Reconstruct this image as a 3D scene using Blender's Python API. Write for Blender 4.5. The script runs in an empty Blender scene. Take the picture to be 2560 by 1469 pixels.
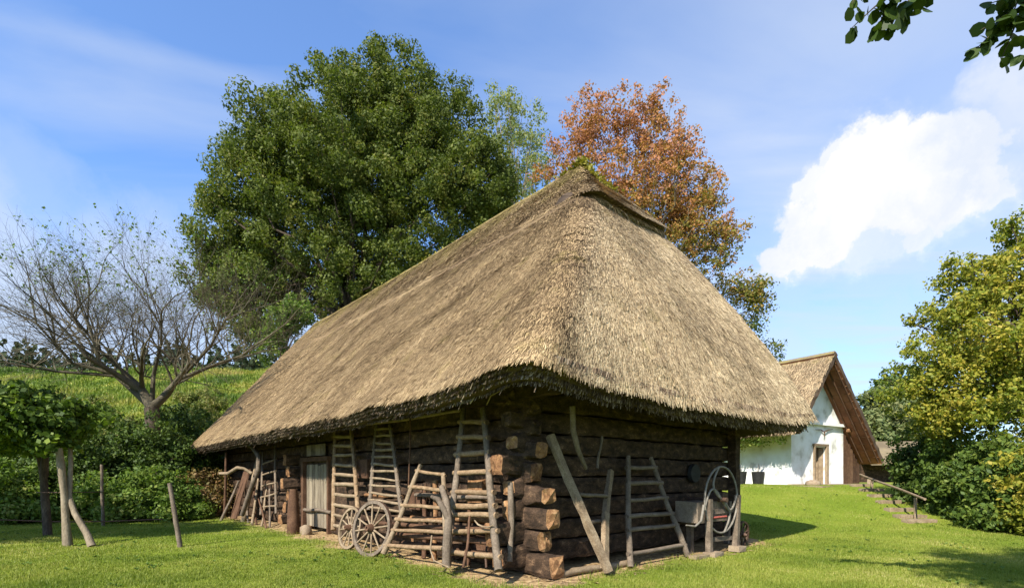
import bpy, math, random
import numpy as np
from mathutils import Vector, Matrix
R = math.radians
random.seed(7); rng = np.random.default_rng(7)
sc = bpy.context.scene
# ------------------------------------------------------------------ camera
F, HZ, CX, H = 1300.0, 1190.0, 1280.0, 1.6        # focal length, horizon row, centre column (photo pixels), eye height
cam_d = bpy.data.cameras.new('camera'); cam = bpy.data.objects.new('camera', cam_d); sc.collection.objects.link(cam)
cam.location = (0, 0, H); cam.rotation_euler = (R(90), 0, 0)
cam_d.sensor_width = 36; cam_d.lens = 36*F/2560; cam_d.shift_y = (HZ-734.5)/2560
cam_d.clip_start = .05; cam_d.clip_end = 5000
sc.camera = cam
sc.render.resolution_x = 1024; sc.render.resolution_y = 587
# ------------------------------------------------------------------ light
SUN_EL, SUN_X, SUN_Y = R(40.5), -.50, -.86
sd = bpy.data.lights.new('sun', 'SUN'); sun = bpy.data.objects.new('sun', sd); sc.collection.objects.link(sun)
sd.energy = 5.0; sd.angle = R(.5); sd.color = (1, .94, .84)
dv = Vector((SUN_X*math.cos(SUN_EL)/math.hypot(SUN_X, SUN_Y), SUN_Y*math.cos(SUN_EL)/math.hypot(SUN_X, SUN_Y), math.sin(SUN_EL)))
sun.rotation_euler = (-dv).to_track_quat('-Z', 'Y').to_euler(); sun.location = dv*50
sc.view_settings.view_transform = 'Standard'; sc.view_settings.look = 'None'
sc.view_settings.exposure = 1.0; sc.view_settings.gamma = 1
try: sc.view_settings.use_curve_mapping = False
except Exception: pass
sc.cycles.max_bounces = 6; sc.cycles.diffuse_bounces = 3; sc.cycles.transmission_bounces = 3
sc.cycles.transparent_max_bounces = 8; sc.cycles.use_denoising = True

def N(nt, typ, **kw):
    n = nt.nodes.new(typ)
    for k, v in kw.items():
        if k in n.inputs: n.inputs[k].default_value = v
        else: setattr(n, k, v)
    return n
def L(nt, a, b): nt.links.new(a, b)
def ramp(nt, fac, stops):
    r = nt.nodes.new('ShaderNodeValToRGB'); cr = r.color_ramp
    while len(cr.elements) > 1: cr.elements.remove(cr.elements[0])
    cr.elements[0].position = stops[0][0]; cr.elements[0].color = (*stops[0][1], 1) if len(stops[0][1]) == 3 else stops[0][1]
    for p, c in stops[1:]:
        e = cr.elements.new(p); e.color = (*c, 1)
    L(nt, fac, r.inputs[0]); return r.outputs[0]
def dirv(px, py):
    v = Vector(((px-CX)/F, 1, (HZ-py)/F)); v.normalize(); return v

w = bpy.data.worlds.new('World'); sc.world = w; w.use_nodes = True; nt = w.node_tree; nt.nodes.clear()
sky = N(nt, 'ShaderNodeTexSky'); sky.sky_type = 'NISHITA'; sky.sun_disc = False
sky.sun_elevation = SUN_EL; sky.sun_rotation = math.atan2(SUN_X, SUN_Y) % (2*math.pi)
sky.air_density = 1.0; sky.dust_density = .6; sky.ozone_density = 2.0; sky.altitude = 100
geo = N(nt, 'ShaderNodeTexCoord')
nrm = N(nt, 'ShaderNodeVectorMath', operation='NORMALIZE'); L(nt, geo.outputs['Generated'], nrm.inputs[0])
# fluffy perturbation of the view direction
nz = N(nt, 'ShaderNodeTexNoise'); nz.inputs['Scale'].default_value = 10; nz.inputs['Detail'].default_value = 10; nz.inputs['Roughness'].default_value = .62
L(nt, nrm.outputs[0], nz.inputs['Vector'])
sub = N(nt, 'ShaderNodeVectorMath', operation='SUBTRACT'); L(nt, nz.outputs['Color'], sub.inputs[0]); sub.inputs[1].default_value = (.5, .5, .5)
scl = N(nt, 'ShaderNodeVectorMath', operation='SCALE'); L(nt, sub.outputs[0], scl.inputs[0]); scl.inputs['Scale'].default_value = .15
pert = N(nt, 'ShaderNodeVectorMath', operation='ADD'); L(nt, nrm.outputs[0], pert.inputs[0]); L(nt, scl.outputs[0], pert.inputs[1])
def blobs(lst, soft):
    cur = None
    for px, py, r, amp in lst:
        d = dirv(px, py); rr = r/F*d.y*1.0
        ds = N(nt, 'ShaderNodeVectorMath', operation='DISTANCE'); L(nt, pert.outputs[0], ds.inputs[0]); ds.inputs[1].default_value = d
        mr = N(nt, 'ShaderNodeMapRange', interpolation_type='SMOOTHSTEP'); L(nt, ds.outputs['Value'], mr.inputs[0])
        mr.inputs[1].default_value = rr*(1+soft); mr.inputs[2].default_value = rr*(1-soft); mr.inputs[3].default_value = 0; mr.inputs[4].default_value = amp
        if cur is None: cur = mr.outputs[0]
        else:
            mx = N(nt, 'ShaderNodeMath', operation='MAXIMUM'); L(nt, cur, mx.inputs[0]); L(nt, mr.outputs[0], mx.inputs[1]); cur = mx.outputs[0]
    return cur
cum = blobs([(2240,470,135,1),(2370,440,130,1),(2460,450,70,.95),(2120,520,100,1),(2040,590,95,1),(1965,640,65,1),(2170,400,105,1),(2290,380,90,1),(2270,550,80,.9),(2160,610,75,.8),(2090,400,55,.9),(2050,490,60,.95)], .26)
cum2 = blobs([(2420,285,60,.5),(2530,240,90,.6),(2480,310,50,.5)], .4)
soft = blobs([(2500,290,150,.6),(2600,220,170,.9),(2380,290,90,.5),(2540,430,150,.45),(2420,580,220,.65),(2200,660,170,.6),(1960,700,130,.55),(1960,880,110,.7),(2120,790,190,.4),(2260,800,110,.6),(1900,560,120,.3)], .65)
leftc = blobs([(60,800,260,.8),(350,820,260,.75),(-60,620,200,.7),(650,860,200,.7),(20,500,180,.35),(330,640,140,.35),(-300,700,400,.8)], .6)
# cirrus: streaky noise on a plane of constant height
sep = N(nt, 'ShaderNodeSeparateXYZ'); L(nt, nrm.outputs[0], sep.inputs[0])
zz = N(nt, 'ShaderNodeMath', operation='MAXIMUM'); L(nt, sep.outputs[2], zz.inputs[0]); zz.inputs[1].default_value = .06
pl = N(nt, 'ShaderNodeVectorMath', operation='DIVIDE'); L(nt, nrm.outputs[0], pl.inputs[0])
cmb = N(nt, 'ShaderNodeCombineXYZ'); [L(nt, zz.outputs[0], cmb.inputs[i]) for i in range(3)]; L(nt, cmb.outputs[0], pl.inputs[1])
mp = N(nt, 'ShaderNodeMapping'); L(nt, pl.outputs[0], mp.inputs[0]); mp.inputs['Scale'].default_value = (.6, 1.6, 0); mp.inputs['Rotation'].default_value = (0, 0, R(-35)); mp.inputs['Location'].default_value = (2.1, 3.3, 0)
cn = N(nt, 'ShaderNodeTexNoise'); L(nt, mp.outputs[0], cn.inputs['Vector']); cn.inputs['Scale'].default_value = 1.1; cn.inputs['Detail'].default_value = 6; cn.inputs['Roughness'].default_value = .5; cn.inputs['Distortion'].default_value = .5
cir = N(nt, 'ShaderNodeMapRange'); L(nt, cn.outputs[0], cir.inputs[0]); cir.inputs[1].default_value = .42; cir.inputs[2].default_value = .8; cir.inputs[4].default_value = .55
# vapour trail: thin great-circle band
a, b = dirv(60, 60), dirv(660, 212); nn = a.cross(b).normalized()
dt = N(nt, 'ShaderNodeVectorMath', operation='DOT_PRODUCT'); L(nt, nrm.outputs[0], dt.inputs[0]); dt.inputs[1].default_value = nn
ab = N(nt, 'ShaderNodeMath', operation='ABSOLUTE'); L(nt, dt.outputs['Value'], ab.inputs[0])
tr = N(nt, 'ShaderNodeMapRange', interpolation_type='SMOOTHSTEP'); L(nt, ab.outputs[0], tr.inputs[0]); tr.inputs[1].default_value = .022; tr.inputs[2].default_value = 0; tr.inputs[4].default_value = .17
mid = dirv(330, 130); d2 = N(nt, 'ShaderNodeVectorMath', operation='DISTANCE'); L(nt, nrm.outputs[0], d2.inputs[0]); d2.inputs[1].default_value = mid
t2 = N(nt, 'ShaderNodeMapRange', interpolation_type='SMOOTHSTEP'); L(nt, d2.outputs['Value'], t2.inputs[0]); t2.inputs[1].default_value = .3; t2.inputs[2].default_value = .1
trm = N(nt, 'ShaderNodeMath', operation='MULTIPLY'); L(nt, tr.outputs[0], trm.inputs[0]); L(nt, t2.outputs[0], trm.inputs[1])
def mx(a, b, op='MAXIMUM'):
    m = N(nt, 'ShaderNodeMath', operation=op); L(nt, a, m.inputs[0]); L(nt, b, m.inputs[1]); return m.outputs[0]
# the thin veil is denser to the right of the sky
rt = N(nt, 'ShaderNodeMapRange', interpolation_type='SMOOTHSTEP'); L(nt, sep.outputs[0], rt.inputs[0]); rt.inputs[1].default_value = .02; rt.inputs[2].default_value = .62; rt.inputs[3].default_value = .09; rt.inputs[4].default_value = .5
hz_ = N(nt, 'ShaderNodeMapRange', interpolation_type='SMOOTHSTEP'); L(nt, sep.outputs[2], hz_.inputs[0]); hz_.inputs[1].default_value = .45; hz_.inputs[2].default_value = 0; hz_.inputs[4].default_value = .55
veil = mx(mx(mx(cir.outputs[0], trm.outputs[0], 'ADD'), rt.outputs[0], 'ADD'), mx(mx(soft, leftc), hz_.outputs[0]))
cum = mx(cum, cum2); veil = mx(veil, cum)
cl = N(nt, 'ShaderNodeMath', operation='MINIMUM'); L(nt, veil, cl.inputs[0]); cl.inputs[1].default_value = 1
hue = N(nt, 'ShaderNodeMix', data_type='RGBA', blend_type='MULTIPLY'); hue.inputs[0].default_value = 1
L(nt, sky.outputs[0], hue.inputs[6]); hue.inputs[7].default_value = (.72, 1.06, 1.44, 1)
SKY_ST = .11
cz_ = N(nt, 'ShaderNodeTexNoise'); L(nt, pert.outputs[0], cz_.inputs['Vector']); cz_.inputs['Scale'].default_value = 7; cz_.inputs['Detail'].default_value = 5
cv = N(nt, 'ShaderNodeMapRange'); L(nt, cz_.outputs[0], cv.inputs[0]); cv.inputs[1].default_value = .38; cv.inputs[2].default_value = .58; cv.inputs[3].default_value = .25; cv.inputs[4].default_value = 1
# cloud brightness: soft grey-blue body, white where dense
cb = N(nt, 'ShaderNodeMix', data_type='RGBA'); L(nt, mx(cum, cv.outputs[0], 'MULTIPLY'), cb.inputs[0]); cb.inputs[6].default_value = (3.35, 3.75, 4.45, 1); cb.inputs[7].default_value = (4.7, 4.7, 4.75, 1)
mixc = N(nt, 'ShaderNodeMix', data_type='RGBA'); L(nt, cl.outputs[0], mixc.inputs[0]); L(nt, hue.outputs[2], mixc.inputs[6]); L(nt, cb.outputs[2], mixc.inputs[7])
bg = N(nt, 'ShaderNodeBackground'); L(nt, mixc.outputs[2], bg.inputs[0]); bg.inputs[1].default_value = SKY_ST
wo = N(nt, 'ShaderNodeOutputWorld'); L(nt, bg.outputs[0], wo.inputs[0])

# ------------------------------------------------------------------ helpers
def ss(x, a, b):
    t = np.clip((np.asarray(x, float)-a)/(b-a), 0, 1); return t*t*(3-2*t)
_h = rng.random((64, 64))
def vnoise(x, y):                                   # smooth value noise, arrays
    x = np.asarray(x, float); y = np.asarray(y, float)
    xi = np.floor(x).astype(int); yi = np.floor(y).astype(int); fx = x-xi; fy = y-yi
    fx = fx*fx*(3-2*fx); fy = fy*fy*(3-2*fy); g = lambda i, j: _h[i % 64, j % 64]
    return (g(xi, yi)*(1-fx)+g(xi+1, yi)*fx)*(1-fy)+(g(xi, yi+1)*(1-fx)+g(xi+1, yi+1)*fx)*fy-.5
def fbm(x, y): return vnoise(x, y)+.5*vnoise(x*2.1+7, y*2.1+3)+.25*vnoise(x*4.3+1, y*4.3+9)
def T(x, y):                                        # terrain height
    x = np.asarray(x, float); y = np.asarray(y, float)
    z = 1.18*ss(x, 1, 9)*ss(y, 13.5, 26)
    y0 = 9*ss(x, -17, -11)
    hill = np.interp(y-y0, [19, 25, 35, 62, 80, 130], [0, 1.9, 5, 14.4, 15.6, 15.6])
    hill = hill*(1-ss(x, -3, 9))
    hill = hill + ss(y, 22, 60)*.5*fbm(x*.12, y*.12)*(1-ss(x, -3, 9))*2
    z = z + hill + 9*ss(y, 60, 160)*ss(x, 5, 20)
    return z + .05*fbm(x*.35, y*.35)*ss(np.hypot(x, y-12), 3, 10)
def Tz(x, y): return float(T(x, y))
# barn frame: C near corner, DR along the front wall (right), DL along the long wall (left)
C = np.array([.2, 8.4]); DR = np.array([.755, .656]); DL = np.array([-.656, .755]); BW, BL = 6.9, 19.6
def W(u, v, z): p = C+u*DR+v*DL; return Vector((p[0], p[1], z))
def ray(px, py, n, o):                              # meet of a viewing ray with a vertical plane (normal n through o)
    a = (px-CX)/F; Y = (n[0]*o[0]+n[1]*o[1])/(n[0]*a+n[1]); return Vector((a*Y, Y, H+(HZ-py)/F*Y))
k_ = 1.009
def LW(px, py, off=0.): return ray(px*k_, py*k_, DR, C-off*DR)    # a point off metres in front of the long wall
def FW(px, py, off=0.): return ray(px*k_, py*k_, DL, C-off*DL)    # ... in front of the front wall
def at(px, py, Y): return Vector(((px*k_-CX)/F*Y, Y, H+(HZ-py*k_)/F*Y))

def tag(o, label=None, cat=None, group=None, kind=None):
    if label: o['label'] = label
    if cat: o['category'] = cat
    if group: o['group'] = group
    if kind: o['kind'] = kind
    return o
def empty(name, loc, label=None, cat=None, group=None):
    o = bpy.data.objects.new(name, None); sc.collection.objects.link(o); o.location = loc; o.empty_display_size = .2
    bpy.context.view_layer.update() if False else None
    return tag(o, label, cat, group)
def link(name, me, mats, parent=None):
    o = bpy.data.objects.new(name, me); sc.collection.objects.link(o)
    for m in (mats if isinstance(mats, (list, tuple)) else [mats]): me.materials.append(m)
    if parent is not None:
        o.parent = parent
        M = Matrix.Translation(parent.location)
        if parent.parent: M = Matrix.Translation(parent.parent.location) @ M
        if parent.type == 'EMPTY': o.matrix_parent_inverse = M.inverted()
    return o
class MB:
    def __init__(s): s.v, s.f, s.m, s.sm = [], [], [], []
    def add(s, vs, fs, mi=0, smooth=False):
        b = len(s.v); s.v += [tuple(v) for v in vs]
        for f in fs: s.f.append([i+b for i in f]); s.m.append(mi); s.sm.append(smooth)
    def box(s, c, sx, sy, sz, ax=(1, 0), jit=0, mi=0):            # centre, sizes, horizontal axis
        X = Vector((ax[0], ax[1], 0)).normalized(); Y = Vector((-X.y, X.x, 0)); c = Vector(c); vs = []
        for dz in (-.5, .5):
            for dx, dy in ((-.5, -.5), (.5, -.5), (.5, .5), (-.5, .5)):
                j = Vector([random.uniform(-jit, jit) for _ in range(3)]); vs.append(c+X*dx*sx+Y*dy*sy+Vector((0, 0, dz*sz))+j)
        s.add(vs, [(3, 2, 1, 0), (4, 5, 6, 7), (0, 1, 5, 4), (1, 2, 6, 5), (2, 3, 7, 6), (3, 0, 4, 7)], mi)
    def beam(s, p0, p1, w, h, up=(0, 0, 1), n=1, jit=0, mi=0, cap=None):        # rectangular beam with rough edges
        p0 = Vector(p0); p1 = Vector(p1); d = (p1-p0).normalized(); u = Vector(up)
        sd_ = d.cross(u)
        if sd_.length < 1e-3: sd_ = d.cross(Vector((1, 0, 0)))
        sd_.normalize(); u = sd_.cross(d).normalized(); b = 0; vs = []; fs = []
        for i in range(n+1):
            c = p0.lerp(p1, i/n)
            for a_, b_ in ((-.5, -.5), (.5, -.5), (.5, .5), (-.5, .5)):
                vs.append(c+sd_*a_*w+u*b_*h+Vector([random.uniform(-jit, jit) for _ in range(3)]))
        for i in range(n):
            for k in range(4): q = i*4; r = (k+1) % 4; fs.append((q+k, q+r, q+4+r, q+4+k))
        s.add(vs, fs, mi); s.add(vs[:4], [(3, 2, 1, 0)], mi if cap is None else cap); s.add(vs[-4:], [(0, 1, 2, 3)], mi if cap is None else cap)
    def tube(s, pts, rad, seg=8, jit=0, mi=0, cap=None, flat=1.):   # tube through points with a radius per point
        pts = [Vector(p) for p in pts]; n = len(pts)
        if not hasattr(rad, '__len__'): rad = [rad]*n
        vs = []; fs = []; t0 = (pts[1]-pts[0]).normalized(); a = t0.orthogonal().normalized()
        for i, p in enumerate(pts):
            t = (pts[min(i+1, n-1)]-pts[max(i-1, 0)]).normalized(); a = (a-t*a.dot(t))
            if a.length < 1e-5: a = t.orthogonal()
            a.normalize(); bb = t.cross(a)
            for k in range(seg):
                an = 2*math.pi*k/seg; r = rad[i]*(1+random.uniform(-jit, jit)); vs.append(p+a*math.cos(an)*r+bb*math.sin(an)*r*flat)
        for i in range(n-1):
            for k in range(seg): fs.append((i*seg+k, i*seg+(k+1) % seg, (i+1)*seg+(k+1) % seg, (i+1)*seg+k))
        s.add(vs, fs, mi, True)
        s.add(vs[:seg], [tuple(range(seg))[::-1]], mi if cap is None else cap); s.add(vs[-seg:], [tuple(range(seg))], mi if cap is None else cap)
    def pole(s, p0, p1, r0, r1=None, wob=.02, n=10, seg=8, mi=0, jit=.12):       # rough stick with slight bends
        p0 = Vector(p0); p1 = Vector(p1); r1 = r0 if r1 is None else r1; pts = []; o = Vector((0, 0, 0)); ph = [random.uniform(0, 6) for _ in range(3)]
        for i in range(n+1):
            t = i/n; e = math.sin(t*math.pi)
            o = Vector([wob*e*math.sin(ph[j]+t*(3+j)) for j in range(3)]); pts.append(p0.lerp(p1, t)+o)
        s.tube(pts, [r0+(r1-r0)*i/n for i in range(n+1)], seg, jit, mi)
    def build(s, name, mats, parent=None):
        me = bpy.data.meshes.new(name); me.from_pydata(s.v, [], s.f)
        me.polygons.foreach_set('material_index', s.m); me.polygons.foreach_set('use_smooth', s.sm); me.update()
        return link(name, me, mats, parent)
def poly_mesh(name, V, k, mats, parent=None, smooth=False, mi=None):   # V (n*k,3): n separate k-gons
    V = np.asarray(V, np.float32).reshape(-1, 3); n = len(V)//k; me = bpy.data.meshes.new(name)
    me.vertices.add(n*k); me.vertices.foreach_set('co', V.ravel()); me.loops.add(n*k); me.loops.foreach_set('vertex_index', np.arange(n*k, dtype=np.int32))
    me.polygons.add(n); me.polygons.foreach_set('loop_start', np.arange(0, n*k, k, dtype=np.int32)); me.polygons.foreach_set('loop_total', np.full(n, k, np.int32))
    if mi is not None: me.polygons.foreach_set('material_index', np.asarray(mi, np.int32))
    me.update(calc_edges=True); return link(name, me, mats, parent)

# ------------------------------------------------------------------ materials
def pbsdf(name, rough=.85, spec=.2):
    m = bpy.data.materials.new(name); m.use_nodes = True; nt = m.node_tree; b = nt.nodes['Principled BSDF']
    b.inputs['Roughness'].default_value = rough; b.inputs['Specular IOR Level'].default_value = spec
    return m, nt, b
def wood(name, cols, scale=6, stretch=(1, 1, 1), bump=.4, island=.35, rough=.85, coord='Object', fine=40):
    m, nt, b = pbsdf(name, rough, .15)
    tc = N(nt, 'ShaderNodeTexCoord'); mp = N(nt, 'ShaderNodeMapping'); L(nt, tc.outputs[coord], mp.inputs[0]); mp.inputs['Scale'].default_value = stretch
    n1 = N(nt, 'ShaderNodeTexNoise'); L(nt, mp.outputs[0], n1.inputs['Vector']); n1.inputs['Scale'].default_value = scale; n1.inputs['Detail'].default_value = 6; n1.inputs['Roughness'].default_value = .65
    n2 = N(nt, 'ShaderNodeTexNoise'); L(nt, mp.outputs[0], n2.inputs['Vector']); n2.inputs['Scale'].default_value = fine; n2.inputs['Detail'].default_value = 3
    ge = N(nt, 'ShaderNodeNewGeometry')
    ad = N(nt, 'ShaderNodeMath', operation='MULTIPLY_ADD'); L(nt, ge.outputs['Random Per Island'], ad.inputs[0]); ad.inputs[1].default_value = island; L(nt, n1.outputs[0], ad.inputs[2])
    a2 = N(nt, 'ShaderNodeMath', operation='MULTIPLY_ADD'); L(nt, n2.outputs[0], a2.inputs[0]); a2.inputs[1].default_value = .5; L(nt, ad.outputs[0], a2.inputs[2])
    mr = N(nt, 'ShaderNodeMapRange'); L(nt, a2.outputs[0], mr.inputs[0]); mr.inputs[1].default_value = .5+.15*island; mr.inputs[2].default_value = 1.05+.75*island
    c = ramp(nt, mr.outputs[0], [(i/(len(cols)-1), c) for i, c in enumerate(cols)]); L(nt, c, b.inputs['Base Color'])
    bp = N(nt, 'ShaderNodeBump'); bp.inputs['Strength'].default_value = bump; bp.inputs['Distance'].default_value = .02; L(nt, a2.outputs[0], bp.inputs['Height']); L(nt, bp.outputs[0], b.inputs['Normal'])
    return m
def leaf(name, cols, trans=.35, nscale=.5, nmix=.6, rough=.55, zgrad=None):
    m = bpy.data.materials.new(name); m.use_nodes = True; nt = m.node_tree; nt.nodes.clear()
    ge = N(nt, 'ShaderNodeNewGeometry'); tc = N(nt, 'ShaderNodeTexCoord')
    n1 = N(nt, 'ShaderNodeTexNoise'); L(nt, tc.outputs['Object'], n1.inputs['Vector']); n1.inputs['Scale'].default_value = nscale; n1.inputs['Detail'].default_value = 3
    mr = N(nt, 'ShaderNodeMapRange'); L(nt, n1.outputs[0], mr.inputs[0]); mr.inputs[1].default_value = .3; mr.inputs[2].default_value = .7
    mi = N(nt, 'ShaderNodeMix', data_type='FLOAT'); mi.inputs[0].default_value = nmix; L(nt, ge.outputs['Random Per Island'], mi.inputs[2]); L(nt, mr.outputs[0], mi.inputs[3])
    f = mi.outputs[0]
    if zgrad:                                       # the crown turns colour towards its top
        sp = N(nt, 'ShaderNodeSeparateXYZ'); L(nt, ge.outputs['Position'], sp.inputs[0])
        zr = N(nt, 'ShaderNodeMapRange'); L(nt, sp.outputs[2], zr.inputs[0]); zr.inputs[1].default_value = zgrad[0]; zr.inputs[2].default_value = zgrad[1]; zr.inputs[3].default_value = -zgrad[2]; zr.inputs[4].default_value = zgrad[2]
        ad = N(nt, 'ShaderNodeMath', operation='ADD', use_clamp=True); L(nt, f, ad.inputs[0]); L(nt, zr.outputs[0], ad.inputs[1]); f = ad.outputs[0]
    c = ramp(nt, f, [(i/(len(cols)-1), c) for i, c in enumerate(cols)])
    d = N(nt, 'ShaderNodeBsdfPrincipled'); L(nt, c, d.inputs['Base Color']); d.inputs['Roughness'].default_value = rough; d.inputs['Specular IOR Level'].default_value = .18
    t = N(nt, 'ShaderNodeBsdfTranslucent'); g = N(nt, 'ShaderNodeMix', data_type='RGBA', blend_type='MULTIPLY'); g.inputs[0].default_value = 1; L(nt, c, g.inputs[6]); g.inputs[7].default_value = (1.1, 1.25, .5, 1); L(nt, g.outputs[2], t.inputs[0])
    ms = N(nt, 'ShaderNodeMixShader'); ms.inputs[0].default_value = trans; L(nt, d.outputs[0], ms.inputs[1]); L(nt, t.outputs[0], ms.inputs[2])
    o = N(nt, 'ShaderNodeOutputMaterial'); L(nt, ms.outputs[0], o.inputs[0]); return m
M = {}
M['log'] = wood('weathered_log', [(.010, .007, .005), (.026, .017, .011), (.075, .046, .028), (.26, .165, .095)], 5.0, (1, 1, 1.8), 1., .2, fine=45)
M['log_end'] = wood('sawn_log_end', [(.025, .013, .008), (.13, .062, .03), (.27, .145, .065), (.45, .29, .15)], 11, (1, 1, 1), 1., .3, fine=70)
M['grey'] = wood('grey_weathered_wood', [(.045, .034, .025), (.13, .10, .072), (.26, .205, .15)], 5, (1, 1, 1), .5, .5)
M['pale'] = wood('pale_peeled_wood', [(.07, .048, .03), (.20, .145, .09), (.37, .29, .19)], 5, (1, 1, 1), .5, .5)
M['brown'] = wood('brown_wood', [(.03, .015, .009), (.085, .045, .026), (.17, .095, .055)], 5, (1, 1, 1), .5, .5)
M['tan'] = wood('tan_split_wood', [(.05, .03, .018), (.19, .125, .07), (.38, .27, .16)], 8, (1, 1, 1), .9, .6)
M['plank'] = wood('grey_plank', [(.08, .062, .043), (.22, .18, .125), (.36, .30, .21)], 5, (6, 6, .5), .5, .4)
M['door'] = wood('dark_door_wood', [(.07, .045, .03), (.16, .105, .07), (.24, .165, .11)], 5, (6, 6, .5), .4, .4)
M['bark'] = wood('tree_bark', [(.03, .022, .016), (.075, .055, .04), (.14, .11, .08)], 5, (1, 1, .4), .8, .1)
M['twig'] = wood('twig_bark', [(.045, .036, .024), (.10, .084, .055), (.19, .165, .105)], 3, (1, 1, 1), .3, .3)
M['palebark'] = wood('pale_bark', [(.09, .07, .045), (.19, .15, .10), (.32, .26, .18)], 6, (1, 1, .4), .6, .2)
M['stone'] = wood('pale_stone', [(.12, .08, .05), (.24, .18, .12), (.36, .29, .2)], 6, (1, 1, 1), .6, .4)
M['iron'] = wood('rusty_iron', [(.03, .02, .016), (.075, .045, .03), (.13, .08, .055)], 10, (1, 1, 1), .3, .3, .6)
M['greyiron'] = wood('grey_painted_iron', [(.10, .085, .065), (.18, .16, .13), (.27, .24, .20)], 9, (1, 1, 1), .3, .2, .5)
M['red'] = wood('faded_red_paint', [(.18, .035, .025), (.34, .08, .06), (.42, .13, .09)], 9, (1, 1, 1), .3, .3)
M['black'] = wood('black_tub', [(.010, .010, .010), (.02, .02, .02), (.035, .033, .03)], 9, (1, 1, 1), .3, .3, .6)

def tone_at(P):                                      # streaks down the slope and age patches; how pale the reed of the end face is
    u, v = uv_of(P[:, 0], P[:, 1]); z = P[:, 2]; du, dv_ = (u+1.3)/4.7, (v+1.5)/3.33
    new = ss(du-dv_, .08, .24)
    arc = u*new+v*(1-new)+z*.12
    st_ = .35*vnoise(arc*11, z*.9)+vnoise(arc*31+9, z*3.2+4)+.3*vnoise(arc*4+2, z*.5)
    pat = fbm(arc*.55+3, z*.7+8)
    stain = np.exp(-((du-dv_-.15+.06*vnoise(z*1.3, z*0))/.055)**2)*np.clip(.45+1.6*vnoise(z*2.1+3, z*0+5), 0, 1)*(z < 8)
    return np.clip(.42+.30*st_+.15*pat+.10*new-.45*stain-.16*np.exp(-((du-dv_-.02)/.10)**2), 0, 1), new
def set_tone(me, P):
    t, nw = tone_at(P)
    for n_, a_ in (('tone', t), ('paleness', nw)): me.attributes.new(n_, 'FLOAT', 'POINT').data.foreach_set('value', a_.astype(np.float32))
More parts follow.
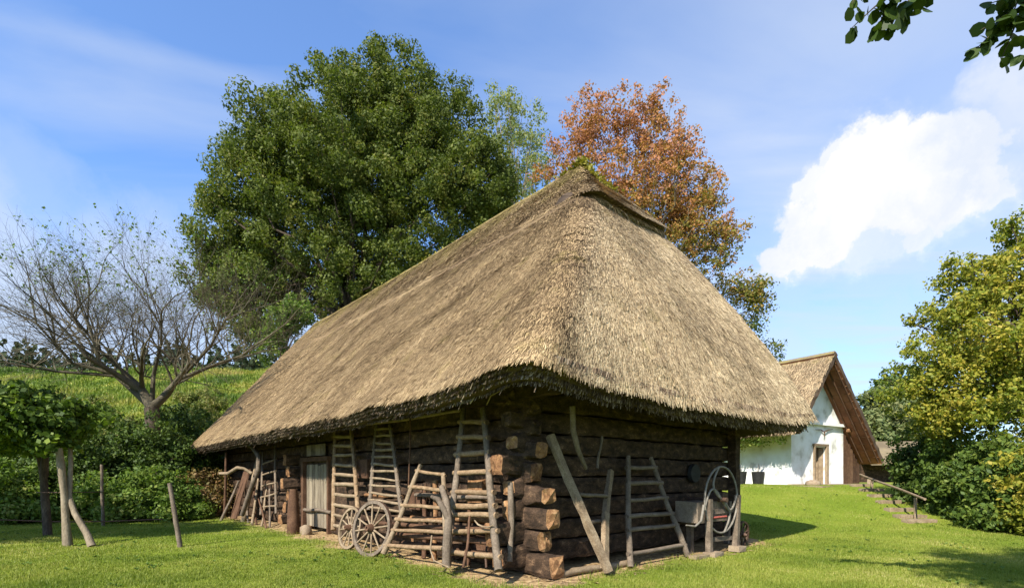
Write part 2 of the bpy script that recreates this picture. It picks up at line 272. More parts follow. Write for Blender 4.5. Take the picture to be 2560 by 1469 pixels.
def straw_mat(name, cols, island=True, moss=None, uv=False, tone=False):
    m, nt, b = pbsdf(name, .8, .15)
    ge = N(nt, 'ShaderNodeNewGeometry'); tc = N(nt, 'ShaderNodeTexCoord')
    n1 = N(nt, 'ShaderNodeTexNoise'); L(nt, tc.outputs['Object'], n1.inputs['Vector']); n1.inputs['Scale'].default_value = .7; n1.inputs['Detail'].default_value = 5; n1.inputs['Roughness'].default_value = .6
    mr = N(nt, 'ShaderNodeMapRange'); L(nt, n1.outputs[0], mr.inputs[0]); mr.inputs[1].default_value = .32; mr.inputs[2].default_value = .68
    mi = N(nt, 'ShaderNodeMix', data_type='FLOAT'); mi.inputs[0].default_value = .2 if island else .8
    if uv:
        mp = N(nt, 'ShaderNodeMapping'); L(nt, tc.outputs['UV'], mp.inputs[0]); mp.inputs['Scale'].default_value = (38, 2.2, 1)
        n2 = N(nt, 'ShaderNodeTexNoise'); L(nt, mp.outputs[0], n2.inputs['Vector']); n2.inputs['Scale'].default_value = 1; n2.inputs['Detail'].default_value = 5; n2.inputs['Roughness'].default_value = .7
        r2 = N(nt, 'ShaderNodeMapRange'); L(nt, n2.outputs[0], r2.inputs[0]); r2.inputs[1].default_value = .3; r2.inputs[2].default_value = .7
        L(nt, r2.outputs[0], mi.inputs[2]); mi.inputs[0].default_value = .4
        bp = N(nt, 'ShaderNodeBump'); bp.inputs['Strength'].default_value = .9; bp.inputs['Distance'].default_value = .06; L(nt, n2.outputs[0], bp.inputs['Height']); L(nt, bp.outputs[0], b.inputs['Normal'])
    else: L(nt, ge.outputs['Random Per Island'], mi.inputs[2])
    L(nt, mr.outputs[0], mi.inputs[3])
    f_ = mi.outputs[0]
    if tone:
        ta = N(nt, 'ShaderNodeAttribute'); ta.attribute_name = 'tone'
        tm = N(nt, 'ShaderNodeMix', data_type='FLOAT'); tm.inputs[0].default_value = .42; L(nt, f_, tm.inputs[2]); L(nt, ta.outputs['Fac'], tm.inputs[3])
        f_ = tm.outputs[0]; s3 = N(nt, 'ShaderNodeMapRange'); L(nt, f_, s3.inputs[0]); s3.inputs[1].default_value = .16; s3.inputs[2].default_value = .84; f_ = s3.outputs[0]
    c = ramp(nt, f_, [(i/(len(cols)-1), c) for i, c in enumerate(cols)])
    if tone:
        na = N(nt, 'ShaderNodeAttribute'); na.attribute_name = 'paleness'
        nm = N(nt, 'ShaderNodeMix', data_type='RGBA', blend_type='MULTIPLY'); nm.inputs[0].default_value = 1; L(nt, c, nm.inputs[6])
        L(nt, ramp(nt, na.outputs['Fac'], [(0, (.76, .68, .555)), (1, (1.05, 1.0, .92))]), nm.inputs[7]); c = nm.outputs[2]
    if moss:                                        # patchy moss and lichen, thickest near the ridge
        sp = N(nt, 'ShaderNodeSeparateXYZ'); L(nt, ge.outputs['Position'], sp.inputs[0])
        zr = N(nt, 'ShaderNodeMapRange'); L(nt, sp.outputs[2], zr.inputs[0]); zr.inputs[1].default_value = moss[0]; zr.inputs[2].default_value = moss[1]; zr.inputs[3].default_value = 0; zr.inputs[4].default_value = .3
        n3 = N(nt, 'ShaderNodeTexNoise'); L(nt, tc.outputs['Object'], n3.inputs['Vector']); n3.inputs['Scale'].default_value = 1.3; n3.inputs['Detail'].default_value = 6; n3.inputs['Roughness'].default_value = .7
        ad = N(nt, 'ShaderNodeMath', operation='ADD'); L(nt, zr.outputs[0], ad.inputs[0]); L(nt, n3.outputs[0], ad.inputs[1])
        r3 = N(nt, 'ShaderNodeMapRange'); L(nt, ad.outputs[0], r3.inputs[0]); r3.inputs[1].default_value = .58; r3.inputs[2].default_value = .85; r3.inputs[4].default_value = .6
        mc = N(nt, 'ShaderNodeMix', data_type='RGBA'); L(nt, r3.outputs[0], mc.inputs[0]); L(nt, c, mc.inputs[6]); mc.inputs[7].default_value = (.30, .25, .055, 1); c = mc.outputs[2]
    L(nt, c, b.inputs['Base Color']); return m
TH = [(.05, .033, .02), (.29, .215, .135), (.60, .475, .305), (.93, .80, .56)]
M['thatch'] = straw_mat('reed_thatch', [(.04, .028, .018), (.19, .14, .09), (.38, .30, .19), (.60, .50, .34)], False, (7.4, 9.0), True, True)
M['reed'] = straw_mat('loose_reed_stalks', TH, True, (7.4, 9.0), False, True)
M['reed_end'] = straw_mat('cut_reed_ends', [(.02, .013, .009), (.075, .05, .032), (.19, .135, .088), (.42, .34, .24)])  # cut ends, colour deepened for the unlit rim under the eave edge
M['soffit'] = straw_mat('shade_painted_reed', [(.04, .028, .018), (.09, .062, .04), (.15, .11, .07)], False)  # reed darkened in its colour for the shade under eave and in slit
M['moss'] = leaf('yellow_moss', [(.11, .10, .02), (.22, .20, .03), (.34, .29, .07)], .2, 3)

# ------------------------------------------------------------------ ground
def spaced(lo, hi, c, n, fine):                     # coordinates dense around c
    t = np.linspace(-1, 1, n); k = 5.2; s = np.sinh(k*t)/np.sinh(k); return np.where(s < 0, c+(c-lo)*s, c+(hi-c)*s)
gx = spaced(-900, 900, 0, 300, .1); gy = spaced(-150, 1500, 10, 340, .1)
GX, GY = np.meshgrid(gx, gy); GZ = T(GX, GY)
nx, ny = len(gx), len(gy); V = np.stack([GX, GY, GZ], -1).reshape(-1, 3)
i = np.arange(nx-1)[None, :]+nx*np.arange(ny-1)[:, None]; Fq = np.stack([i, i+1, i+1+nx, i+nx], -1).reshape(-1, 4)
me = bpy.data.meshes.new('ground'); me.from_pydata(V.tolist(), [], Fq.tolist())
def uv_of(x, y): dx = x-C[0]; dy = y-C[1]; return dx*DR[0]+dy*DR[1], dx*DL[0]+dy*DL[1]
def barn_d(x, y):                                   # distance to the barn's footprint
    u, v = uv_of(x, y); return np.hypot(np.maximum(np.maximum(-u, u-BW), 0), np.maximum(np.maximum(-v, v-BL), 0))
def dirt_f(x, y):
    d = barn_d(x, y); u, v = uv_of(x, y)
    wid = .8+.6*fbm(x*1.1, y*1.1)
    return 1-ss(d, wid*.75, wid*1.25+.15)
at_ = me.attributes.new('dirt', 'FLOAT', 'POINT'); at_.data.foreach_set('value', dirt_f(GX, GY).ravel().astype(np.float32))
me.polygons.foreach_set('use_smooth', [True]*len(me.polygons)); me.update()
m, nt, b = pbsdf('lawn_and_earth', .95, .05)
tc = N(nt, 'ShaderNodeTexCoord'); n1 = N(nt, 'ShaderNodeTexNoise'); L(nt, tc.outputs['Object'], n1.inputs['Vector']); n1.inputs['Scale'].default_value = .35; n1.inputs['Detail'].default_value = 8; n1.inputs['Roughness'].default_value = .6
n2 = N(nt, 'ShaderNodeTexNoise'); L(nt, tc.outputs['Object'], n2.inputs['Vector']); n2.inputs['Scale'].default_value = 22; n2.inputs['Detail'].default_value = 5; n2.inputs['Roughness'].default_value = .7
mm = N(nt, 'ShaderNodeMix', data_type='FLOAT'); mm.inputs[0].default_value = .5; L(nt, n1.outputs[0], mm.inputs[2]); L(nt, n2.outputs[0], mm.inputs[3])
g1 = ramp(nt, mm.outputs[0], [(.3, (.085, .14, .010)), (.5, (.15, .20, .02)), (.7, (.27, .26, .05))])
# far hillside: dry and green meadow patches
sp = N(nt, 'ShaderNodeSeparateXYZ'); L(nt, tc.outputs['Object'], sp.inputs[0]); hr = N(nt, 'ShaderNodeMapRange'); L(nt, sp.outputs[1], hr.inputs[0]); hr.inputs[1].default_value = 24; hr.inputs[2].default_value = 34
mp = N(nt, 'ShaderNodeMapping'); L(nt, tc.outputs['Object'], mp.inputs[0]); mp.inputs['Scale'].default_value = (.12, .5, .5)
n4 = N(nt, 'ShaderNodeTexNoise'); L(nt, mp.outputs[0], n4.inputs['Vector']); n4.inputs['Scale'].default_value = 2.6; n4.inputs['Detail'].default_value = 7; n4.inputs['Roughness'].default_value = .7
g2 = ramp(nt, n4.outputs[0], [(.3, (.05, .09, .012)), (.45, (.12, .19, .02)), (.56, (.24, .24, .05)), (.7, (.34, .29, .09))])
gm = N(nt, 'ShaderNodeMix', data_type='RGBA'); L(nt, hr.outputs[0], gm.inputs[0]); L(nt, g1, gm.inputs[6]); L(nt, g2, gm.inputs[7])
n3 = N(nt, 'ShaderNodeTexNoise'); L(nt, tc.outputs['Object'], n3.inputs['Vector']); n3.inputs['Scale'].default_value = 9; n3.inputs['Detail'].default_value = 7; n3.inputs['Roughness'].default_value = .7
dc = ramp(nt, n3.outputs[0], [(.3, (.14, .085, .04)), (.48, (.34, .23, .115)), (.65, (.52, .38, .20))])
aa = N(nt, 'ShaderNodeAttribute'); aa.attribute_name = 'dirt'
dm = N(nt, 'ShaderNodeMath', operation='MULTIPLY_ADD'); L(nt, n3.outputs[0], dm.inputs[0]); dm.inputs[1].default_value = 1.0; L(nt, aa.outputs['Fac'], dm.inputs[2])
dr = N(nt, 'ShaderNodeMapRange'); L(nt, dm.outputs[0], dr.inputs[0]); dr.inputs[1].default_value = .8; dr.inputs[2].default_value = 1.15
fm = N(nt, 'ShaderNodeMix', data_type='RGBA'); L(nt, dr.outputs[0], fm.inputs[0]); L(nt, gm.outputs[2], fm.inputs[6]); L(nt, dc, fm.inputs[7]); L(nt, fm.outputs[2], b.inputs['Base Color'])
bp = N(nt, 'ShaderNodeBump'); bp.inputs['Strength'].default_value = .8; bp.inputs['Distance'].default_value = .04; L(nt, n2.outputs[0], bp.inputs['Height']); L(nt, bp.outputs[0], b.inputs['Normal'])
tag(link('ground', me, m), kind='structure')

# grass blades on the lawn
def lawn(n, y0, y1, h0, h1, wd, name):
    # sample evenly in view: a ratio x/y and a distance
    q = rng.random(n); y = 1/(1/y0+(1/y1-1/y0)*q**.8); x = (rng.random(n)*2.1-1.05)*y
    keep = (rng.random(n) > dirt_f(x, y)*1.04) & (barn_d(x, y) > .3)
    u, v = uv_of(x, y); keep &= ~((x > 13.4) & (y > 25.2))
    x, y = x[keep], y[keep]; n = len(x); z = T(x, y)
    tuft = .75+.7*np.clip(fbm(x*2.3, y*2.3)+.3*fbm(x*9, y*9), -.6, .8)
    h = (h0+(h1-h0)*rng.random(n))*tuft; a = rng.random(n)*2*np.pi; le = rng.random(n)*.7
    bx = np.cos(a)*wd*(1+y*.06); by = np.sin(a)*wd*(1+y*.06); tx = x+np.cos(a+1.4)*h*le; ty = y+np.sin(a+1.4)*h*le
    V = np.stack([np.stack([x-bx, y-by, z-.004], -1), np.stack([x+bx, y+by, z-.004], -1), np.stack([tx, ty, z+h], -1)], 1)
    o = poly_mesh(name, V, 3, M['grass']); return o
M['grass'] = leaf('grass_blades', [(.06, .105, .010), (.12, .165, .020), (.20, .235, .038), (.29, .295, .06), (.42, .36, .16)], .35, .55, .62)
tag(lawn(420000, 7.0, 28, .025, .06, .0045, 'lawn_grass'), 'short mown bright green grass covering the lawn round the barn', 'grass', kind='stuff')

n_ = 700; y = 1/(1/7.2+(1/24-1/7.2)*rng.random(n_)**.7); x = (rng.random(n_)*2-1)*y; k_ok = (barn_d(x, y) > .5) & (fbm(x*.5+40, y*.5) > .02); x, y = x[k_ok], y[k_ok]
wp = []; 
for x_, y_ in zip(x, y):                            # flat rosettes of broad leaved weeds
    z_ = Tz(x_, y_)
    for i in range(7):
        a = rng.random()*6.28; l_ = rng.uniform(.03, .075); w_ = l_*.28; c, s_ = math.cos(a), math.sin(a); h_ = rng.uniform(.03, .06)
        wp += [(x_, y_, z_+.01), (x_+c*l_*.5-s_*w_, y_+s_*l_*.5+c*w_, z_+h_), (x_+c*l_, y_+s_*l_, z_+h_*.8), (x_+c*l_*.5+s_*w_, y_+s_*l_*.5-c*w_, z_+h_)]
tag(poly_mesh('lawn_weeds', wp, 4, leaf('weed_leaves', [(.05, .10, .02), (.10, .17, .03), (.17, .22, .05)], .3)), 'low broad leaved weeds scattered through the mown lawn', 'weeds', kind='stuff')

n_ = 5200; t_ = rng.random(n_); sd_ = rng.random(n_) < .62; o_ = .75+.55*rng.random(n_)
uu = np.where(sd_, -o_, -.9+t_*8.6); vv = np.where(sd_, -.9+t_**1.6*20, -o_); x = C[0]+uu*DR[0]+vv*DL[0]; y = C[1]+uu*DR[1]+vv*DL[1]
k_ok = fbm(x*1.7+9, y*1.7) > .0; x, y = x[k_ok], y[k_ok]; n_ = len(x); h = .04+.13*rng.random(n_)**2; a = rng.random(n_)*6.28; z = T(x, y)
tu = np.stack([np.stack([x-np.cos(a)*.006, y-np.sin(a)*.006, z-.005], -1), np.stack([x+np.cos(a)*.006, y+np.sin(a)*.006, z-.005], -1), np.stack([x+rng.normal(0, .04, n_), y+rng.normal(0, .04, n_), z+h], -1)], 1)
tag(poly_mesh('grass_tufts', tu, 3, M['grass']), 'longer grass tufts along the bare earth at the foot of the barn', 'grass', kind='stuff')
n_ = 1500; uu = np.where(rng.random(n_) < .6, -1.1*rng.random(n_), -.8+8*rng.random(n_)); vv = np.where(uu < -.05, -1+19*rng.random(n_), -1.2*rng.random(n_)); x = C[0]+uu*DR[0]+vv*DL[0]; y = C[1]+uu*DR[1]+vv*DL[1]; z = T(x, y)+.008
a = rng.random(n_)*6.28; l_ = .02+.07*rng.random(n_); dx, dy = np.cos(a), np.sin(a)
ch = np.stack([np.stack([x-dx*l_, y-dy*l_, z], -1), np.stack([x-dy*.008, y+dx*.008, z+.012], -1), np.stack([x+dx*l_, y+dy*l_, z+.004], -1), np.stack([x+dy*.008, y-dx*.008, z+.006], -1)], 1)
tag(poly_mesh('straw_litter', ch, 4, M['tan']), 'fallen straw and wood chips on the earth strip round the barn', 'litter', kind='stuff')

# ------------------------------------------------------------------ thatched barn
barn = empty('thatched_barn', (C[0], C[1], 0), 'long log barn under a huge steep weathered thatched roof in the middle of the lawn', 'barn')
Z0, Z1 = 3.0, 8.83
_kc = np.polyfit([0, .39, .72, 1], [0, .27, .62, 1.], 3)
def k_end(h): return np.polyval(_kc, h)
NS, NE, NC = 190, 64, 12
def ring(h, he=None, vend=None, out=0., rad=None, outv=None):
    """closed loop at height share h; near end face may take its own height he / position vend; out = outward shift"""
    he = h if he is None else he; outv = out if outv is None else outv
    u0 = -1.3+4.7*h-out; u1 = 8.5-5.0*h+out
    v0 = (-1.5+3.33*k_end(he) if vend is None else vend)-outv; v1 = 20.7-2.2*h+out
    hw = (u1-u0)/2; r = max(.02, min(.55*(1-.5*h), hw*.8)) if rad is None else rad
    pts = []
    def seg(a, b, n):
        for i in range(n): t = (i+.5)/n; pts.append((a[0]+(b[0]-a[0])*t, a[1]+(b[1]-a[1])*t))
    def arc(cx, cy, a0):
        for i in range(NC+1): a = a0+math.pi/2*i/NC; pts.append((cx+r*math.cos(a), cy+r*math.sin(a)))
    arc(u0+r, v0+r, math.pi); seg((u0+r, v0), (u1-r, v0), NE); arc(u1-r, v0+r, 1.5*math.pi)
    seg((u1, v0+r), (u1, v1-r), NS); arc(u1-r, v1-r, 0); seg((u1-r, v1), (u0+r, v1), NE); arc(u0+r, v1-r, math.pi/2); seg((u0, v1-r), (u0, v0+r), NS)
    P = np.array(pts); n = len(P)
    we = 1-ss(P[:, 1], v0+r*.4, v0+r*.4+.25) if True else None       # 1 on the near end face
    z = Z0+(Z1-Z0)*(h*(1-we)+he*we)
    near = np.exp(-np.sqrt((P[:, 0]-u0)**2+(P[:, 1]-v0)**2+.05)/1.5)
    z = z+.28*near*(1-h)**2-.02*(1-h) + .12*np.exp(-(((P[:, 0]-u1)**2+(P[:, 1]-v0)**2)/2.)) * (1-h)**3
    return P, z
def shaped(P, z, amp, seed, h):
    s = np.arange(len(P))
    n = fbm(P[:, 0]*.9+seed*0+z*.7, P[:, 1]*.9+z*.6)*amp+fbm(P[:, 0]*3+5, P[:, 1]*3+z*2)*amp*.12
    c = np.array([3.45, 10.]); d = P-np.array([3.45, 0]); d[:, 1] = np.where(P[:, 1] < 3, P[:, 1]-3, np.where(P[:, 1] > 18, P[:, 1]-18, 0)); l = np.maximum(np.hypot(d[:, 0], d[:, 1]), 1e-3)
    dn = d/l[:, None]
    return P+dn*n[:, None], z+n*.5
rings = []; hs = list(np.linspace(0, .705, 44))
sag = lambda h, P: -.10*np.sin(np.clip(P[:, 1]/20, 0, 1)*np.pi*1.0)*h
for h in hs: rings.append((h, *ring(h)))
body_n = len(rings)
rings.append((.712, *ring(.712, .745, .98)))
rings.append((.715, *ring(.715, .748, .92)))
rings.append((.718, *ring(.718, .712, .46)))
rings.append((.722, *ring(.722, .724, .38)))
for t in np.linspace(.03, 1, 14)[0:]:
    h = .722+.278*t; he = .724+.276*t; rings.append((h, *ring(h, he, .38+1.42*t**1.0)))
# eave: cut face and underside, listed outward-in
under = []
for out, ov, dz in ((.02, .03, -.04), (.03, -.03, -.10), (.02, -.11, -.18), (-.02, -.17, -.24), (-.08, -.16, -.29), (-.20, -.22, -.35), (-.5, -.5, -.27), (-.95, -.95, .08), (-1.6, -1.6, .85), (-2.3, -2.3, 1.8)):
    P, z = ring(0, None, None, out, rad=max(.12, .55+out*.4), outv=ov); under.append((P, z+dz))
allr = []; uvs = []
for P, z in reversed(under): allr.append(shaped(P, z+.03*fbm(P[:, 0]*4, P[:, 1]*4), .05, 0, 0))
nu = len(allr)
for h, P, z in rings:
    P2, z2 = shaped(P, z+sag(h, P), .055*(1-.5*h), 0, h); allr.append((P2, z2))
n = len(allr[0][0]); vs = []; fs = []; mi = []
for P, z in allr:
    for (u, v), zz_ in zip(P, z): p = C+u*DR+v*DL; vs.append((p[0], p[1], zz_))
for r_ in range(len(allr)-1):
    for k in range(n):
        k2 = (k+1) % n; fs.append((r_*n+k, r_*n+k2, (r_+1)*n+k2, (r_+1)*n+k))
        mi.append(2 if r_ < 4 else (1 if r_ < nu else (2 if body_n+nu-1 <= r_ <= body_n+nu+2 and k < NE+2*NC else 0)))  # the slit under the ridge cap gets the reed with shade in its colour
me = bpy.data.meshes.new('thatched_roof'); me.from_pydata(vs, [], fs)
VA = np.array(vs).reshape(len(allr), n, 3)
seglen = np.linalg.norm(np.roll(VA[nu], -1, 0)-VA[nu], axis=1); cu = np.concatenate([[0], np.cumsum(seglen)])   # along the eave
dl = np.concatenate([[0], np.cumsum(np.linalg.norm(VA[1:, n//2]-VA[:-1, n//2], axis=1))])
uvl = me.uv_layers.new(name='uv'); arr = []
for r_ in range(len(allr)-1):
    for k in range(n): arr += [cu[k], dl[r_], cu[k+1], dl[r_], cu[k+1], dl[r_+1], cu[k], dl[r_+1]]
uvl.data.foreach_set('uv', arr); me.polygons.foreach_set('material_index', mi); me.polygons.foreach_set('use_smooth', [True]*len(fs)); me.update()
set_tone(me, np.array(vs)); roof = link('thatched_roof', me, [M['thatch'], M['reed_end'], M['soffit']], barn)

def strands(VA, r0, r1, n_s, ln, wd, lift, exclude_back=True, kmask=None, closed=True):
    """thin reed stalks lying down the slope on the lofted surface, denser where it is nearer"""
    nr, nk = VA.shape[:2]
    A = VA[r0:r1]; Q = A[:-1]; Qn = A[1:]; Qr = np.roll(A, -1, 1)[:-1]
    e1 = Qr-Q; e2 = Qn-Q; cr = np.cross(e1, e2); area = np.linalg.norm(cr, axis=2); area = area*np.where((np.arange(nk) == nk-1) & (not closed), 0, 1)[None, :]; nr_ = cr/np.maximum(area, 1e-9)[..., None]
    cen = Q+.5*e1+.5*e2; view = cen-np.array([0, 0, H]); dist = np.linalg.norm(view, axis=2)
    nr_ = np.where((nr_[..., 2:3] < 0), -nr_, nr_)
    facing = -(view*nr_).sum(2)/dist
    wgt = area/dist**1.7*np.where(facing > -.12, 1, 0.02)
    if kmask is not None: wgt = wgt*kmask(cen)
    p = (wgt/wgt.sum()).ravel(); idx = rng.choice(len(p), n_s, p=p); fi = rng.random((n_s, 1)); fj = rng.random((n_s, 1))
    P = Q.reshape(-1, 3)[idx]+e1.reshape(-1, 3)[idx]*fi+e2.reshape(-1, 3)[idx]*fj
    nn_ = nr_.reshape(-1, 3)[idx]; up = e2.reshape(-1, 3)[idx]; up /= np.maximum(np.linalg.norm(up, axis=1, keepdims=True), 1e-6)
    side = np.cross(up, nn_); side /= np.linalg.norm(side, axis=1, keepdims=True)
    dirn = -up+side*rng.normal(0, .13, (n_s, 1)); D = np.linalg.norm(P-np.array([0, 0, H]), axis=1, keepdims=True)
    l = (ln[0]+(ln[1]-ln[0])*rng.random((n_s, 1))); w_ = wd*(.5+rng.random((n_s, 1)))*np.clip(D/10, .8, 1.9)
    top = P+nn_*(-.01); bot = P+dirn*l+nn_*(lift*(.3+rng.random((n_s, 1))))
    return np.stack([top-side*w_, top+side*w_, bot+side*w_*.8, bot-side*w_*.8], 1)
S1 = strands(VA, nu, body_n+nu-1, 370000, (.09, .34), .005, .019)
S2 = strands(VA, body_n+nu+2, len(allr), 52000, (.09, .28), .005, .019)
# eave fringe: stalk ends of the cut edge
kk = rng.integers(0, n, 42000); E = VA[nu-1:nu+1]; f = rng.random((42000, 1)); tt = rng.random((42000, 1))
lay = rng.integers(nu-6, nu+1, 42000); P0 = VA[lay, kk]*(1-f)+VA[lay, (kk+1) % n]*f
inn = VA[nu+3, kk]-VA[nu, kk]; inn /= np.linalg.norm(inn, axis=1, keepdims=True); sidev = VA[nu, (kk+1) % n]-VA[nu, kk]; sidev /= np.maximum(np.linalg.norm(sidev, axis=1, keepdims=True), 1e-6)
dn = -inn+sidev*rng.normal(0, .25, (42000, 1))+np.array([0, 0, -.15]); l = .025+.06*rng.random((42000, 1))**2; l *= np.where(rng.random((42000, 1)) < .02, 2.2, 1)
nrm_ = np.cross(dn, sidev); nrm_ /= np.linalg.norm(nrm_, axis=1, keepdims=True); sv = np.where(rng.random((42000, 1)) < .5, sidev, nrm_); ww = .007*(.6+rng.random((42000, 1)))
S3 = np.stack([P0-sv*ww-dn*.05, P0+sv*ww-dn*.05, P0+sv*ww+dn*l, P0-sv*ww+dn*l], 1)
kc = rng.integers(0, NE+2*NC, 3500); fc_ = rng.random((3500, 1)); lc = VA[nu+body_n+2, kc]*(1-fc_)+VA[nu+body_n+2, kc+1]*fc_
dd_ = np.array([-DL[0]*-1, -DL[1]*-1, 0])*-.45+np.array([0, 0, -.9])+rng.normal(0, .25, (3500, 3)); sd4 = np.array([DR[0], DR[1], 0]); l4 = .03+.13*rng.random((3500, 1))**2
S4 = np.stack([lc-sd4*.007-dd_*.05, lc+sd4*.007-dd_*.05, lc+sd4*.006+dd_*l4, lc-sd4*.006+dd_*l4], 1)
SA = np.concatenate([S1, S2, S4, S3]); mi = np.concatenate([np.zeros(len(S1)+len(S2)+len(S4)), np.ones(len(S3))])
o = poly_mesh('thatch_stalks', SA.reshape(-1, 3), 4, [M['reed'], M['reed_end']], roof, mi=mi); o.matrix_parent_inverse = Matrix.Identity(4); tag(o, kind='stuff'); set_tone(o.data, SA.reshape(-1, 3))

def leaves(P, Nv, size, flat=.6, aspect=.55, up=.25, droop=0):
    n = len(P); size = np.asarray(size).reshape(-1, 1) if np.ndim(size) else np.full((n, 1), size)
    nn_ = Nv+rng.normal(0, flat, (n, 3))+np.array([0, 0, up]); nn_ /= np.linalg.norm(nn_, axis=1, keepdims=True)
    t = np.cross(nn_, rng.normal(0, 1, (n, 3)))+np.array([0, 0, -droop]); t /= np.linalg.norm(t, axis=1, keepdims=True); b = np.cross(nn_, t)
    s = size*(.45+1.05*rng.random((n, 1)))
    return np.stack([P-t*s*.5, P+b*s*aspect*.5, P+t*s*.5, P-b*s*aspect*.5], 1).reshape(-1, 3)
def cluster(cs, rs, per, shell=.5, squash=.8):
    """points and outward normals inside many small leaf clumps"""
    cs = np.asarray(cs); rs = np.asarray(rs, float); n = len(cs)
    cnt = np.maximum(3, (per*(rs/rs.mean())**2).astype(int)); idx = np.repeat(np.arange(n), cnt)
    d = rng.normal(0, 1, (len(idx), 3)); d /= np.linalg.norm(d, axis=1, keepdims=True)
    rr = rng.random((len(idx), 1))**shell; P = cs[idx]+d*rr*rs[idx][:, None]*np.array([1, 1, squash]); return P, d
# moss along the ridge and at the apex
ap = VA[-1].mean(0)
top = VA[-1]; sel = rng.integers(0, n, 5200); P = top[sel]+rng.normal(0, .05, (5200, 3)); P[:, 2] += .02
u_, v_ = uv_of(P[:, 0], P[:, 1]); keep = rng.random(5200) < np.where(v_ < 2.6, .7, np.where(fbm(v_*.6, v_*0) > .15, .22, .0)); P = P[keep]
tp_ = VA[nu+body_n+4:].reshape(-1, 3); uu, vv = uv_of(tp_[:, 0], tp_[:, 1]); tp_ = tp_[(uu > 3.3) & (vv < 2.6) & (tp_[:, 2] > 7.95)]
e_ = tp_[rng.integers(0, len(tp_), 1100)]+rng.normal(0, .045, (1100, 3)); e_ = e_[fbm(e_[:, 0]*2, e_[:, 1]*2) > -.1]
a_ = np.array([tuple(W(3.5, 1.9, 8.78))]) + rng.normal(0, 1, (260, 3))*np.array([.16, .16, .05])
P = np.concatenate([P, e_, a_]); o = poly_mesh('moss', leaves(P, np.tile([0, 0, 1.], (len(P), 1)), .07, .8, .8), 4, M['moss'], roof); o.matrix_parent_inverse = Matrix.Identity(4)

# log walls
def log_mesh(MBx, p0, p1, hgt, thk, seglen=.35, cap=1, stub=0., es=.8):
    p0 = Vector(p0); p1 = Vector(p1); L_ = (p1-p0).length; nn_ = max(2, int(L_/seglen)); d = (p1-p0)/L_; s_ = Vector((d.y, -d.x, 0)); vs = []; fs = []; K = 10
    prof = [(-.5, -.3), (-.42, -.47), (-.1, -.5), (.42, -.47), (.5, -.3), (.5, .3), (.42, .47), (.1, .5), (-.42, .47), (-.5, .3)]
    ph = random.uniform(0, 50)
    for i in range(nn_+1):
        c = p0.lerp(p1, i/nn_); hh = hgt*(.985+.17*float(vnoise(ph+i*.35, 3.1))); off = .085*float(vnoise(ph+i*.4, 9.))
        e_s = es if (c-p0).length < stub else 1.
        for a, b in prof: vs.append(c+s_*(a*thk*(.5+.5*e_s)+off+random.uniform(-.012, .012))+Vector((0, 0, b*hh*e_s+random.uniform(-.016, .016)))+d*(random.uniform(-.03, .03) if i in (0, nn_) else 0))
    for i in range(nn_):
        for k in range(K): fs.append((i*K+k, i*K+(k+1) % K, (i+1)*K+(k+1) % K, (i+1)*K+k))
    MBx.add(vs, fs, 0)
    for e_, sg in ((vs[:K], -1), (vs[-K:], 1)):       # sawn faces, split and weathered
        m_ = sum(e_, Vector())/K+d*sg*.03; ri = [m_.lerp(v, .6)+d*sg*random.uniform(-.02, .025) for v in e_]
        MBx.add(list(e_)+ri+[m_], [(k, (k+1) % K, K+(k+1) % K, K+k) for k in range(K)]+[(K+k, K+(k+1) % K, 2*K) for k in range(K)], cap)
NCR, CH = 8, .365
d0, d1 = 8.1, 9.8                                  # door opening along the long wall
for j in range(NCR):
    z = .2+j*CH; ex = [.60, .30, .50, .40, .12, .22, .08, .1][j]; tz = z+CH*.5
    # long wall log(s), split by the door
    for (a, b_) in (((-ex, d0), (d1, BL+.35)) if j < 5 else ((-ex, BL+.35),)):
        q = MB(); log_mesh(q, W(.16, a, z), W(.16, b_, z), CH*.97, .30, .18, 1 if j < 6 else 0, ex*.8+.02 if a < 0 else 0, [1.0, .95, .85, .72, .8, .7, .65, .7][j]); q.build('wall_log', [M['log'], M['log_end']], barn)  # topmost log ends get the dark log colour to stand for eave shade
    ex2 = [.46, .58, .18, .20, .46, .14, .26, .16][j]
    q = MB(); log_mesh(q, W(-ex2, .16, tz-.06), W(BW+.02, .16, tz-.06), CH*.97, .30, .18, 1 if j < 6 else 0, ex2*.8+.02, [1.0, 1.05, .9, .7, .9, .6, .7, .65][j]); q.build('wall_log', [M['log'], M['log_end']], barn)  # here too the top ends carry eave shade in their colour
    # the short stubs of the cross wall beside the door
    if j < 6:
        q = MB(); log_mesh(q, W(-[.55, .42, .35, .5, .32, .4][j], d1+.75, tz-.1), W(.1, d1+.75, tz-.1), CH*.9, .3, .2); q.build('cross_wall_log_end', [M['log'], M['log_end']], barn)
q = MB(); q.box(W(BW-.1, BL/2, 1.5), .25, BL-.4, 3.0, DR); q.box(W(BW/2, BL-.1, 1.5), BW-.6, .25, 2.98, DR); q.build('back_wall', M['log'], barn)
q = MB(); q.beam(W(BW-.02, -.12, 0), W(BW-.02, -.12, 3.0), .24, .2, DL.tolist()+[0], 6, .01); q.build('corner_post', M['log'], barn)
q = MB(); q.beam(W(-.02, -1.2, 2.98), W(-.02, BL+1.5, 2.98), .26, .26, n=24, jit=.01); q.beam(W(BW, -1.2, 2.98), W(BW, BL+1.5, 2.98), .26, .26, n=24, jit=.01)
q.beam(W(-.8, -.1, 3.16), W(BW+.8, -.1, 3.16), .24, .22, n=10, jit=.01); q.build('wall_plate', M['log'], barn)
for i in range(13):
    v = 2.2+i*1.5; q = MB(); q.pole(W(-.85, v, 3.0), W(2.4, v, 7.2), .06, .05, .03); q.build('rafter', M['brown'], barn)
